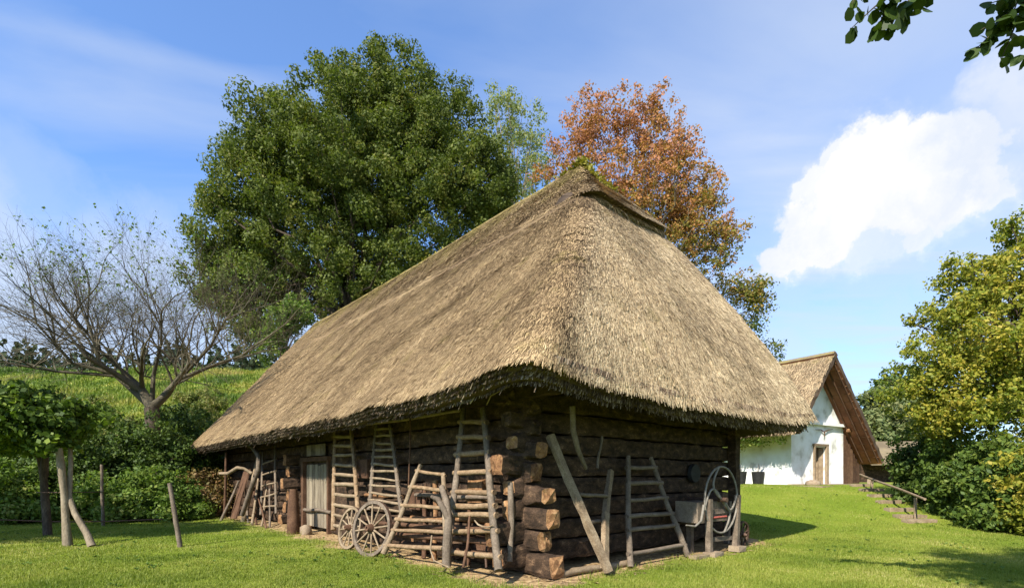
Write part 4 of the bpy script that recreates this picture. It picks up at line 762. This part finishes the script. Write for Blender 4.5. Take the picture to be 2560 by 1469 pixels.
P, rad = crown_points([ell(200, 1010, 12.6, 30, .8, 30), ell(60, 1040, 12.3, 120, 1.5, 70), ell(150, 1045, 12.2, 65, 1.1, 65), ell(-120, 1030, 12.3, 160, 1.8, 90), ell(30, 990, 12.3, 90, 1.3, 45), ell(120, 1095, 12., 60, .6, 35), ell(50, 1075, 12.6, 110, 1.3, 50)], 460, (.15, .36), surf=.75)
LP, LN = cluster(P, rad, 50, .5, .8); poly_mesh('crown', leaves(LP, LN, .115, .9, .8, .35), 4, VINE, e)
# stakes and wires of the vine row
p = Vector(foot(447, 11.75)); q = MB(); q.pole(p-Vector((0, 0, .05)), at(420, 1196, 11.75), .055, .045, .012); tag(q.build('lawn_stake', M['grey']), 'single leaning grey stake standing on the lawn left of the barn', 'stake')
p = Vector(foot(256, 17)); q = MB(); q.pole(p, at(252, 1150, 17), .05, .04, .01); tag(q.build('lawn_stake', M['grey']), 'thin grey stake in front of the shrubs behind the vine', 'stake')
q = MB(); q.tube([at(90, 1219, 12.6), at(180, 1219, 12.2), at(258, 1218, 17)], [.012, .012, .012], 6); tag(q.build('vine_wire', M['iron']), 'rusty wire strung level past the vine trunks', 'wire')
q = MB(); q.tube([Vector((x, 17.2+x*.02, Tz(x, 17.2)+.18+.04*math.sin(x))) for x in np.linspace(-18, -11.4, 12)], .02, 6); tag(q.build('low_rail', M['brown']), 'low thin rail just above the grass along the shrub edge', 'rail')

# shrubs along the bank
MIXS = leaf('scrub_leaves', [(.04, .06, .015), (.09, .12, .025), (.17, .19, .04), (.24, .21, .07), (.20, .12, .06)], .3, .9, .5)
shr = [('bramble_shrub', 'bright green leafy shrub at the left edge below the vine leaves', 40, 1215, 18.5, 75, 75, BUSH2), ('dark_shrub', 'tall dark shrub right behind the vine trunks', 190, 1150, 20, 75, 110, BUSH),
       ('bramble_shrub', 'broad light green shrub behind the thin grey stake', 290, 1225, 19, 80, 60, BUSH2), ('dark_shrub', 'dark rounded shrub right below the apple tree trunk', 360, 1110, 21.5, 80, 90, BUSH),
       ('bramble_shrub', 'yellow green shrub just behind the single leaning lawn stake', 385, 1215, 19.3, 70, 60, BUSH2), ('dark_shrub', 'green shrub left of the barn eave end', 470, 1110, 23.5, 75, 90, BUSH),
       ('red_shrub', 'reddish brown shrub beside the far end of the barn', 500, 1215, 21.5, 55, 60, BUSH3), ('bramble_shrub', 'light shrub between the reddish shrub and the lawn stake', 450, 1245, 20, 60, 40, BUSH2),
       ('bramble_shrub', 'light green shrub pressed under the far eave corner', 535, 1175, 24, 45, 75, BUSH2), ('dark_shrub', 'dark shrub at the extreme left behind the vine', 20, 1120, 21, 110, 90, BUSH),
       ('dark_shrub', 'low dark shrub on the bank right of the apple trunk', 450, 1045, 27, 60, 50, BUSH), ('dark_shrub', 'round mid green shrub touching the left side of the apple trunk', 290, 1130, 22, 80, 80, BUSH), ('dark_shrub', 'shrub in the gap between apple trunk and barn eave', 430, 1150, 22, 70, 80, BUSH), ('bramble_shrub', 'loose pale shrub high up behind the vine arbour', 150, 1040, 25, 90, 60, BUSH2), ('bramble_shrub', 'pale green shrub high on the bank left of the apple trunk', 250, 1060, 26, 90, 55, BUSH2)]
shr += [('bramble_shrub', 'loose yellow green growth far up the bank near the left edge', 90, 1075, 24, 70, 45, MIXS), ('wild_shrub', 'straggly olive growth on the bank left of the apple trunk base', 250, 1110, 24, 60, 50, MIXS),
        ('wild_shrub', 'straggly growth hiding the foot of the apple trunk', 340, 1085, 22.5, 50, 45, MIXS), ('wild_shrub', 'olive scrub halfway up the bank between apple tree and barn roof', 500, 1045, 29, 60, 45, MIXS), ('wild_shrub', 'scrub directly behind the far lower eave corner of the barn', 545, 1105, 28, 50, 60, BUSH2), ('wild_shrub', 'small brownish scrub patch on the upper bank under the apple branches', 200, 1005, 31, 80, 28, MIXS), ('wild_shrub', 'brown green scrub at the top of the bank right of the apple fork', 500, 985, 36, 60, 24, MIXS)]
for nm, lab, px, py, Y_, rx, rz, mt in shr:
    f_ = foot(px, Y_); c_ = at(px, py, Y_); n_ = int(55+rx*rz/75)
    tree(nm, lab, 'shrub', f_, (c_.x, c_.y, (f_[2]+c_.z)/2), [ell(px, py, Y_, rx, 1.3, rz), ell(px-rx*.5, py+rz*.45, Y_-.4, rx*.6, 1., rz*.6), ell(px+rx*.5, py+rz*.5, Y_-.3, rx*.6, 1., rz*.6), ell(px+rx*.2, min(py+rz*.8, 1265), Y_-.6, rx*.9, .9, rz*.4)], n_, (.2, .5), 95, .125, mt, .06, 14, surf=.4, bend=.1)

# tall grass and weeds of the bank
n_ = 130000; x = -62+54*rng.random(n_); y = 19.5+52*rng.random(n_)**1.2; x = np.where(rng.random(n_) < .5, (rng.random(n_)*-.62-.42)*y, x)
k_ok = (barn_d(x, y) > 1.6) & (x < -8); x, y = x[k_ok], y[k_ok]; n_ = len(x); z = T(x, y); h = (.08+.35*rng.random(n_)**2)*np.clip(1+1.3*fbm(x*.35, y*.35), .15, 2.2); a = rng.random(n_)*6.28; wq = .012+.0014*y
Vb_ = np.stack([np.stack([x-np.cos(a)*wq, y-np.sin(a)*wq, z-.02], -1), np.stack([x+np.cos(a)*wq, y+np.sin(a)*wq, z-.02], -1), np.stack([x+rng.normal(0, .12, n_), y+rng.normal(0, .12, n_), z+h], -1)], 1)
M['meadow'] = leaf('meadow_grass', [(.04, .075, .012), (.08, .13, .018), (.14, .19, .027), (.28, .26, .055), (.34, .24, .10)], .3, .16, .8)
tag(poly_mesh('meadow_grass', Vb_, 3, M['meadow']), 'tall mixed green and straw coloured meadow grass on the hillside', 'grass', kind='stuff')

# far wood on the hilltop
P = []; 
for i in range(420):
    yy = 84+rng.random()*22; xx = (-1.02+.66*rng.random())*yy if i < 380 else (-.5+.2*rng.random())*yy; hh = 4.5+rng.random()*4.5; z0 = Tz(xx, yy); m_ = 60
    t = rng.random(m_); rr = (1-t)*1.7+.2; an = rng.random(m_)*6.28; P.append(np.stack([xx+rr*np.cos(an)*rng.random(m_)**.5, yy+rr*np.sin(an), z0+t*hh], -1))
P = np.concatenate(P); FARL = leaf('far_conifers', [(.018, .032, .012), (.032, .05, .02), (.05, .07, .03)], .1, .2)
tag(poly_mesh('far_wood', leaves(P, np.zeros_like(P), .75, 1, .7), 4, FARL), 'dark line of distant conifers along the hilltop', 'wood', kind='stuff')

# ------------------------------------------------------------------ white farmhouse
G0 = np.array([14.5, 27.0]); G1 = np.array([.857, .515]); G2 = np.array([-.515, .857]); GZ0 = 1.16
def HW(a, b_, z): p = G0+a*G1+b_*G2; return Vector((p[0], p[1], z))
hs_ = empty('farmhouse', (G0[0], G0[1], GZ0), 'white plastered farmhouse with steep thatched gable roof up the slope on the right', 'house')
m, nt, b = pbsdf('lime_plaster', .9, .1); tc = N(nt, 'ShaderNodeTexCoord'); n1 = N(nt, 'ShaderNodeTexNoise'); L(nt, tc.outputs['Object'], n1.inputs['Vector']); n1.inputs['Scale'].default_value = 1.6; n1.inputs['Detail'].default_value = 7
L(nt, ramp(nt, n1.outputs[0], [(.32, (.42, .40, .34)), (.43, (.68, .67, .62)), (.6, (.80, .80, .78)), (.75, (.84, .84, .83))]), b.inputs['Base Color']); bp = N(nt, 'ShaderNodeBump'); bp.inputs['Strength'].default_value = .5; bp.inputs['Distance'].default_value = .03; L(nt, n1.outputs[0], bp.inputs['Height']); L(nt, bp.outputs[0], b.inputs['Normal']); M['lime'] = m
AX, AZ = 1.94, 8.05; LX, LZ = -1.49, 3.83; RX, RZ = 7.1, 2.5
def rz(a, off=0): return (AZ-(AX-a)*(AZ-LZ)/(AX-LX) if a < AX else AZ-(a-AX)*(AZ-RZ)/(RX-AX))-off
# gable wall with a door opening 2.05..3.35
q = MB(); D0, D1, DZ = 2.15, 3.25, GZ0+2.05; WE = 5.1
def slab(pts, b0, b1): 
    vs = [HW(a, b0, z) for a, z in pts]+[HW(a, b1, z) for a, z in pts]; n = len(pts)
    q.add(vs, [tuple(range(n)), tuple(range(2*n-1, n-1, -1))]+[(i, i+n, (i+1) % n+n, (i+1) % n) for i in range(n)])
slab([(0, GZ0-.3), (D0, GZ0-.3), (D0, rz(D0, .32)), (AX, AZ-.34), (0, rz(0, .34))], 0, .35)
slab([(D0, DZ), (D1, DZ), (D1, rz(D1, .33)), (D0, rz(D0, .33))], 0, .35)
slab([(D1, GZ0-.3), (WE, GZ0-.3), (WE, rz(WE, .33)), (D1, rz(D1, .33))], 0, .35)
q.build('gable_wall', M['lime'], hs_)
q = MB(); slab([(0, GZ0-.3), (.35, GZ0-.3), (.35, rz(.2, .36)), (0, rz(0, .36))], .352, 16); q.build('side_wall', M['lime'], hs_)
q = MB(); slab([(5.0, GZ0-.3), (5.3, GZ0-.3), (5.3, rz(5.3, .36)), (5.0, rz(5.0, .36))], .352, 16); q.build('side_wall', M['lime'], hs_)
q = MB(); slab([(-.6, 3.3), (.2, 3.3), (.2, 3.36), (-.6, 3.36)], -.1, 14) if False else None
# roof: two thick thatch slabs with noisy surface
def roof_slab(a0, z0, a1, z1, b0, b1, th, name):
    nb, na = 60, 24; vs = []; uv = []; fs = []
    nrm2 = Vector((-(z1-z0), 0, (a1-a0))).normalized()
    if nrm2.z < 0: nrm2 = -nrm2
    for lay in (0, 1):
        for i in range(na+1):
            for j in range(nb+1):
                t = i/na; a = a0+(a1-a0)*t; z = z0+(z1-z0)*t; bb = b0+(b1-b0)*j/nb; nz_ = .06*float(fbm(a*1.3, bb*1.3)) if lay == 0 else 0
                off = nz_ if lay == 0 else -th; vs.append(HW(a+nrm2.x*off, bb+(random.uniform(-.03, .03) if j in (0, nb) else 0), z+nrm2.z*off))
    S = (na+1)*(nb+1); g = lambda l, i, j: l*S+i*(nb+1)+j
    mi = []
    for i in range(na):
        for j in range(nb): fs.append((g(0, i, j), g(0, i, j+1), g(0, i+1, j+1), g(0, i+1, j))); mi.append(0); fs.append((g(1, i, j), g(1, i+1, j), g(1, i+1, j+1), g(1, i, j+1))); mi.append(2)
    for i in range(na):
        for j in (0, nb): fs.append((g(0, i, j), g(0, i+1, j), g(1, i+1, j), g(1, i, j))); mi.append(1)
    for j in range(nb):
        for i in (0, na): fs.append((g(0, i, j), g(1, i, j), g(1, i, j+1), g(0, i, j+1))); mi.append(1 if i == 0 else 0)
    me = bpy.data.meshes.new(name); me.from_pydata([tuple(v) for v in vs], [], fs); me.polygons.foreach_set('material_index', mi)
    uvl = me.uv_layers.new(name='uv'); Ls = math.hypot(a1-a0, z1-z0)
    for p in me.polygons:
        for li, vi in zip(p.loop_indices, p.vertices):
            r_ = vi % S; uvl.data[li].uv = ((r_ % (nb+1))/nb*(b1-b0), (r_//(nb+1))/na*Ls)
    me.update(); return link(name, me, [M['thatch2'], M['reed_end'], M['under']], hs_), np.array([tuple(v) for v in vs[:S]]).reshape(na+1, nb+1, 3)
M['thatch2'] = straw_mat('house_thatch', [(.06, .045, .028), (.13, .10, .06), (.21, .165, .10), (.29, .235, .14)], False, (6.5, 9.5), True)
M['under'] = straw_mat('roof_underside', [(.09, .04, .02), (.22, .095, .05), (.38, .19, .10)], False)
r1_, A1 = roof_slab(LX, LZ, AX+.03, AZ+.04, -1.2, 17, .26, 'roof_slope'); r2_, A2 = roof_slab(RX, RZ, AX-.05, AZ+.06, -1.2, 17, .26, 'roof_slope')
SH1 = strands(A1, 0, len(A1), 60000, (.15, .35), .0048, .015, closed=False)
o = poly_mesh('thatch_stalks', SH1.reshape(-1, 3), 4, [M['reed']], r1_); set_tone(o.data, SH1.reshape(-1, 3)); o.data.attributes['paleness'].data.foreach_set('value', np.full(len(SH1)*4, .75, np.float32)); o.data.attributes['tone'].data.foreach_set('value', np.full(len(SH1)*4, .12, np.float32)); o.matrix_parent_inverse = Matrix.Identity(4); tag(o, kind='stuff')
# rafters and battens seen under the right slope
for i in range(3):
    b_ = -1.05+i*.42; q = MB(); q.pole(HW(RX-.35, b_, RZ-.1), HW(AX+.05, b_, AZ-.45), .045, .04, .01); q.build('rafter', M['brown'], hs_)
for i in range(15):
    t = (i+.5)/15; q = MB(); a = RX+(AX-RX)*t; q.beam(HW(a, -1.15, rz(a, .36)), HW(a, .0, rz(a, .36)), .05, .04); q.build('batten', M['log_end'], hs_)
q = MB(); q.beam(HW(-.6, -.12, GZ0+2.95+.35), HW(5.6, -.12, GZ0+3.3), .14, .16, n=3, jit=.006); q.build('tie_beam', M['lime'], hs_)
q = MB()
for i in range(7): q.beam(HW(5.24+i*.25, .0, GZ0-.2), HW(5.24+i*.25, .0, rz(5.24+i*.25, .5)), .24, .04, (G2[0], G2[1], 0), 2, .004)
q.build('plank_wall', M['brown'], hs_)
q = MB(); q.beam(HW(5.0, -.3, 4.2), HW(6.9, -.3, 4.0), .16, .18); q.build('beam', M['log_end'], hs_)
q = MB()                                            # door leaf standing ajar, hinged on the right
for i in range(4): a = D1-.02-(i+.5)*.12; b__ = .1+(i+.5)*.23; q.beam(HW(a, b__, GZ0+.02), HW(a, b__, DZ-.06), .255, .04, (G2[0]*.76+G1[0]*.65, G2[1]*.76+G1[1]*.65, 0), 2, .003)
q.build('door', M['pale'], hs_)
q = MB(); slab([(0, GZ0-.3), (WE, GZ0-.3), (WE, rz(WE, .4)), (AX, AZ-.5), (0, rz(0, .4))], 15.6, 15.9); q.build('back_wall', M['lime'], hs_)
q = MB(); slab([(.36, GZ0-.06), (WE-.2, GZ0-.06), (WE-.2, GZ0+.0), (.36, GZ0+.0)], .0, 15.5); q.build('floor', M['brown'], hs_)
q = MB(); o_ = HW(3.0, -.08, 4.02); q.tube([o_, o_-Vector(HW(1, 0, 0)-HW(0, 0, 0))*.35+Vector((0, 0, .12)), o_-Vector(HW(1, 0, 0)-HW(0, 0, 0))*.9+Vector((0, 0, .1))], [.03, .025, .012], 6); q.tube([o_, o_+Vector(HW(1, 0, 0)-HW(0, 0, 0))*.4+Vector((0, 0, .14)), o_+Vector(HW(1, 0, 0)-HW(0, 0, 0))*.85+Vector((0, 0, .2))], [.03, .025, .012], 6); q.tube([o_-Vector((0, 0, .25)), o_], [.02, .03], 6); tag(q.build('mounted_branch', M['brown']), 'dark forked branch mounted on the white gable above the farmhouse door', 'branch')
q = MB(); q.beam(HW(D0-.07, -.03, GZ0), HW(D0-.07, -.03, DZ+.05), .12, .12, (G2[0], G2[1], 0)); q.beam(HW(D1+.09, -.03, GZ0), HW(D1+.09, -.03, DZ+.05), .2, .12, (G2[0], G2[1], 0)); q.beam(HW(D0-.2, -.03, DZ+.1), HW(D1+.2, -.03, DZ+.1), .12, .12); q.build('door_frame', M['pale'], hs_)
q = MB(); q.box(HW(2.4, -.75, GZ0-.13), 5.4, 1.5, .34, G1, .02); q.box(HW(-.9, 4, GZ0-.16), 1.7, 13, .3, G1, .02); tag(q.build('terrace', M['stone']), 'low stone and timber terrace along the foot of the white farmhouse', 'terrace')
q = MB(); q.beam(HW(.5, -1.62, GZ0-.02), HW(4.3, -1.62, GZ0-.02), .16, .14, n=3, jit=.006); tag(q.build('lying_beam', M['pale']), 'pale beam lying along the terrace edge before the farmhouse door', 'beam')
p = HW(4.75, -1.55, 0); q = MB(); q.box((p.x, p.y, GZ0+.05), .22, .22, .5, G1, .02); tag(q.build('stone_post', M['stone']), 'short pale block at the right end of the terrace', 'block')
p = HW(-.35, -1.3, 0); q = MB(); q.tube([(p.x, p.y, GZ0-.05+z) for z in (0, .1, .25, .32)], [.3, .36, .3, .12], 10, .1); tag(q.build('boulder', M['stone']), 'brownish boulder at the left end of the terrace before the farmhouse corner', 'boulder')
# dark tubs by the side wall
for i, (px, Y_, lab) in enumerate(((1842, 27.5, 'black tub with a stick, nearer the barn, by the farmhouse side wall'), (1886, 28.3, 'dark tub closer to the farmhouse corner'))):
    p = at(px-8, 1190, Y_); z0 = GZ0-.02; e = empty('black_tub', (p.x, p.y, z0), lab, 'tub')
    q = MB(); q.tube([(p.x, p.y, z0), (p.x, p.y, z0+.35), (p.x, p.y, z0+.68), (p.x, p.y, z0+.72)], [.24, .29, .33, .34], 14); q.build('tub', M['black'], e)
    q = MB(); q.pole((p.x, p.y, z0+.5), (p.x+.05, p.y, z0+1.15), .02, .012); q.build('stick', M['bark'], e)
# green creeper hanging under the side eave
e = empty('creeper', HW(-.9, 6, GZ0), 'green and rust creeper with loose straw hanging under the farmhouse side eave', 'creeper')
q = MB(); q.tube([HW(-.8, 7, GZ0), HW(-.9, 6.6, GZ0+1.2), HW(-1.0, 5.5, 3.3), HW(-1.1, 3, 3.5)], [.05, .045, .035, .02], 7, .1); q.build('stem', M['bark'], e)
P = np.array([tuple(HW(-1.15+rng.normal(0, .2), t, 3.45+rng.normal(0, .16)-.02*t)) for t in np.concatenate([rng.uniform(-.3, 5, 40), rng.uniform(5, 11, 110)])]); LP, LN = cluster(P, np.full(len(P), .3), 26); poly_mesh('foliage', leaves(LP, LN, .13, .8), 4, BUSH2, e)
# outbuilding right behind the farmhouse
ob = empty('open_shed', at(2205, 1190, 38), 'low thatched shed half hidden behind the farmhouse and the bushes', 'shed'); cz = at(2205, 1118, 38); bz = Tz(cz.x, cz.y)
q = MB(); vs = []
for s0, (dy, dz) in enumerate(((-2.4, -.75), (0, .75), (2.4, -.75))):
    for dx in (-3, 3): vs.append((cz.x+dx, cz.y+dy, cz.z+dz))
q.add(vs, [(0, 1, 3, 2), (2, 3, 5, 4)]); q.add([Vector(v)-Vector((0, 0, .3)) for v in vs], [(0, 2, 3, 1), (2, 4, 5, 3)]); q.add([vs[0], vs[1], Vector(vs[1])-Vector((0, 0, .3)), Vector(vs[0])-Vector((0, 0, .3))], [(0, 3, 2, 1)]); q.build('roof', M['thatch2'], ob)
q = MB(); q.box((cz.x, cz.y+.6, (cz.z-.6+bz)/2), 5.4, 3, cz.z-.6-bz+.4, (1, 0)); q.build('wall', M['log'], ob)
# steps and handrail on the slope
st = empty('garden_steps', at(2150, 1216, 24), 'flight of shallow timber edged steps cut into the lawn slope on the right', 'steps')
ptsS = [(2140, 1212, 24.3), (2165, 1224, 22.6), (2188, 1236, 21.), (2212, 1249, 19.6), (2236, 1262, 18.3), (2262, 1275, 17.2), (2285, 1282, 16.4)]
for (px, py, Y_) in ptsS:
    p = at(px, py, Y_); zt = Tz(p.x, p.y); q = MB(); q.beam((p.x-.55, p.y+.02, zt+.03), (p.x+.4, p.y+.05, zt+.03), .28, .16, n=3, jit=.01); q.build('step', M['pale'], st)
hr_ = empty('handrail', at(2150, 1216, 24), 'rustic pole handrail on two posts beside the garden steps', 'handrail')
for (px, Y_, yt) in ((2160, 23., 1182), (2268, 17., 1232)):
    p = at(px, 1200, Y_); q = MB(); q.pole((p.x, p.y, Tz(p.x, p.y)-.05), at(px, yt, Y_), .05, .045, .008); q.build('post', M['pale'], hr_)
q = MB(); q.pole(at(2132, 1175, 24.6), at(2292, 1236, 16.), .05, .04, .02); q.build('rail', M['pale'], hr_)

# ------------------------------------------------------------------ trees on the right
tree('walnut_tree', 'large yellow green walnut tree filling the right edge of the picture', 'tree', foot(2620, 18), at3(2600, 1000, 18),
     [ell(2500, 640, 18, 75, 2, 70), ell(2440, 720, 18, 100, 2.5, 80), ell(2390, 650, 18, 30, 1.2, 35), ell(2350, 790, 18, 60, 2, 60), ell(2460, 860, 17, 150, 3, 120), ell(2330, 900, 18, 80, 2, 70), ell(2620, 750, 18, 140, 4, 190), ell(2500, 565, 18, 25, 1, 25), ell(2560, 570, 18, 50, 1.5, 50), ell(2480, 1020, 16.5, 140, 2.5, 110), ell(2230, 860, 18, 22, 1, 14), ell(2270, 950, 18, 60, 2, 45), ell(2700, 950, 16, 200, 4, 250), ell(2370, 1010, 17.5, 90, 2, 90), ell(2290, 1010, 18, 50, 2, 50)],
     1050, (.2, .5), 85, .118, WAL, .3, 150, surf=.5, bend=.3, shell=.6, flat=1.0)
HAZ = leaf('mid_hazel_leaves', [(.03, .055, .012), (.06, .10, .018), (.11, .16, .027), (.21, .24, .05)], .3, 1.0, .45)
for i, (px, py, Y_, rx, rz_, mt, lab) in enumerate(((2300, 1120, 20, 85, 90, BUSH, 'dark hazel bush next to the top of the handrail'), (2390, 1170, 17.5, 90, 90, HAZ, 'leafy green bush behind the lower handrail post'), (2480, 1190, 15.5, 90, 100, HAZ, 'mid green bush at the lawn edge under the walnut tree'), (2590, 1190, 14.3, 90, 110, WAL, 'yellow green bush cut by the right edge of the picture'))):
    f_ = foot(px, Y_); c_ = at(px, py, Y_); low = HZ/k_+(H-f_[2])*F/Y_/k_
    tree('hazel_bush', lab, 'bush', f_, (c_.x, c_.y, (f_[2]+c_.z)/2), [ell(px, py, Y_, rx, 1.5, rz_), ell(px-rx*.5, py+rz_*.4, Y_-.2, rx*.5, 1, rz_*.55), ell(px+rx*.3, low-rz_*.4, Y_-.4, rx*.8, 1, rz_*.45), ell(px-rx*.3, low-rz_*.35, Y_-.4, rx*.6, 1, rz_*.4)], 170, (.22, .42), 60, .14, mt, .07, 16, surf=.4, bend=.1)
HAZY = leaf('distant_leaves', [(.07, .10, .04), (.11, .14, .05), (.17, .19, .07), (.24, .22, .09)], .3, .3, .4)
for i, (px, py, Y_, rx, rz_, lab) in enumerate(((2180, 1020, 55, 55, 60, 'distant rounded tree right of the farmhouse gable'), (2215, 960, 60, 60, 50, 'distant dark tree rising behind the walnut branches'), (2140, 1070, 50, 40, 40, 'distant low tree touching the farmhouse roof edge'), (2250, 1040, 52, 70, 80, 'distant tree behind the hazel bushes'), (1880, 1120, 60, 90, 70, 'distant tree glimpsed between barn and farmhouse'))):
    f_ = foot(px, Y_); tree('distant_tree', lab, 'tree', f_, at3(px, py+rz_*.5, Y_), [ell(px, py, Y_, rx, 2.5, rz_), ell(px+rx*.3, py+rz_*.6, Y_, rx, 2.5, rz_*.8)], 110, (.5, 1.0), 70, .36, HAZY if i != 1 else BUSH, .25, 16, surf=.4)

# tree standing right of and behind the viewer; its lowest twigs hang into the top right corner
NEARL = leaf('near_leaves', [(.02, .035, .008), (.035, .06, .012), (.07, .11, .02)], .25, 1.5, .4, .5)
tb = (9.5, -3.5, Tz(9.5, -3.5)); e = empty('overhanging_tree', tb, 'tree whose dark leafy twigs hang into the top right corner of the sky', 'tree')
q = MB(); fk = Vector((9.3, -3.2, 4.6)); q.tube([Vector(tb)-Vector((0, 0, .3)), Vector((9.45, -3.4, 1.5)), Vector((9.4, -3.3, 3)), fk], [.42, .34, .3, .26], 12, .06)
twA = [at(2135, 45, 4.4), at(2195, 60, 4.4), at(2240, 10, 4.3), at(2225, -40, 4.2)]; twB = [at(2440, 110, 4.2), at(2490, 60, 4.1), at(2560, -10, 4.0), at(2530, 120, 4.2)]
P = []; Nn = []; 
def bough(pts, r):
    q.tube(pts, [r*(1-.75*i/(len(pts)-1)) for i in range(len(pts))], 7, .05)
jA = at(2290, -140, 3.9); jB = at(2600, -120, 3.8)
bough([fk, Vector((7.6, -.6, 6.6)), Vector((5.8, 1.8, 6.9)), jA, at(2225, -30, 4.3)], .13); bough([fk, Vector((8, 0, 6.2)), Vector((6.6, 2.2, 6.3)), jB, at(2540, 10, 4.1)], .12)
def sprig(a, b_, nleaf, sz):
    q.tube([a, a.lerp(b_, .5)+Vector((0, 0, .01)), b_], [.009, .006, .003], 5)
    nleaf = int(nleaf*1.5)
    for i in range(nleaf):
        t = .15+.85*i/max(1, nleaf-1); c_ = a.lerp(b_, t)+Vector(rng.normal(0, .018, 3)); yield_leaf(c_, sz)
NV = []
def yield_leaf(c_, sz):                            # a rounded leaf of eight corners, slightly cupped
    d = Vector((rng.normal(0, .6), rng.normal(0, .5), -.55+rng.normal(0, .45))).normalized(); s_ = d.cross(Vector(rng.normal(0, 1, 3))).normalized(); nn_ = d.cross(s_)
    sz = sz*random.uniform(.75, 1.2)
    for (t, w0) in ((0, .04), (.22, .30), (.5, .42), (.78, .36), (1, .1), (.78, -.36), (.5, -.42), (.22, -.30)): NV.append(tuple(c_+d*sz*t+s_*w0*sz+nn_*abs(w0)*sz*.25))
for (a, b_, nl_) in ((at(2225, -30, 4.3), at(2110, 70, 4.4), 11), (at(2225, -30, 4.3), at(2165, 88, 4.4), 8), (at(2230, -20, 4.3), at(2205, 80, 4.35), 9), (at(2260, -30, 4.3), at(2240, 50, 4.3), 7), (at(2250, -60, 4.3), at(2285, 8, 4.3), 4), (at(2150, -40, 4.4), at(2110, 10, 4.4), 4),
                     (at(2540, 10, 4.1), at(2415, 125, 4.2), 13), (at(2540, 10, 4.1), at(2480, 150, 4.2), 10), (at(2545, 10, 4.1), at(2430, 75, 4.15), 11), (at(2560, -20, 4.1), at(2450, 10, 4.1), 9), (at(2570, 20, 4.), at(2545, 135, 4.1), 9), (at(2590, 30, 4.), at(2580, 120, 4.), 9), (at(2540, -40, 4.1), at(2500, 60, 4.1), 9)):
    sprig(a, b_, nl_, .105)
q.build('trunk', M['bark'], e); poly_mesh('leaves', NV, 8, NEARL, e)
# its main crown, above and behind the viewer, shades the lawn at the lower right
SH = (-SUN_X/math.hypot(SUN_X, SUN_Y)/math.tan(SUN_EL), -SUN_Y/math.hypot(SUN_X, SUN_Y)/math.tan(SUN_EL))
def above(x, y, z): return (x-SH[0]*z, y-SH[1]*z, z)
P, rad = crown_points([(*above(9.8, 9.6, 8.3), 1.6, 1.6, 1.1), (*above(12.0, 9.0, 8.6), 2.6, 2.2, 1.4), (*above(14, 8.0, 8.3), 2.5, 2.8, 1.5), (*above(9.0, 7.6, 8.0), 2.2, 1.3, .9), (*above(8.3, 8.6, 8.1), 1.5, 1.0, .8)], 560, (.3, .6), surf=.5)
LP, LN = cluster(P, rad, 70); poly_mesh('crown', leaves(LP, LN, .15, .8), 4, NEARL, e)

# tall tree standing left of the view: its shade falls across the lawn behind the vine
tl = (-19.5, 7.0, Tz(-19.5, 7.0))
tree('pear_tree', 'tall tree left of the vine whose shade lies across the lawn', 'tree', tl, (-19.2, 7.3, 4.5),
     [(*above(-15.5, 16.0, 7.2), 4, 2.8, 1.4), (*above(-11.0, 16.4, 6.6), 2.4, 1.9, .9), (*above(-20, 15.0, 7.5), 4.5, 3.4, 1.6), (*above(-12.8, 14.0, 6.8), 2.2, 1.5, .9)], 1150, (.3, .6), 70, .16, BUSH, .3, 30, surf=.4)
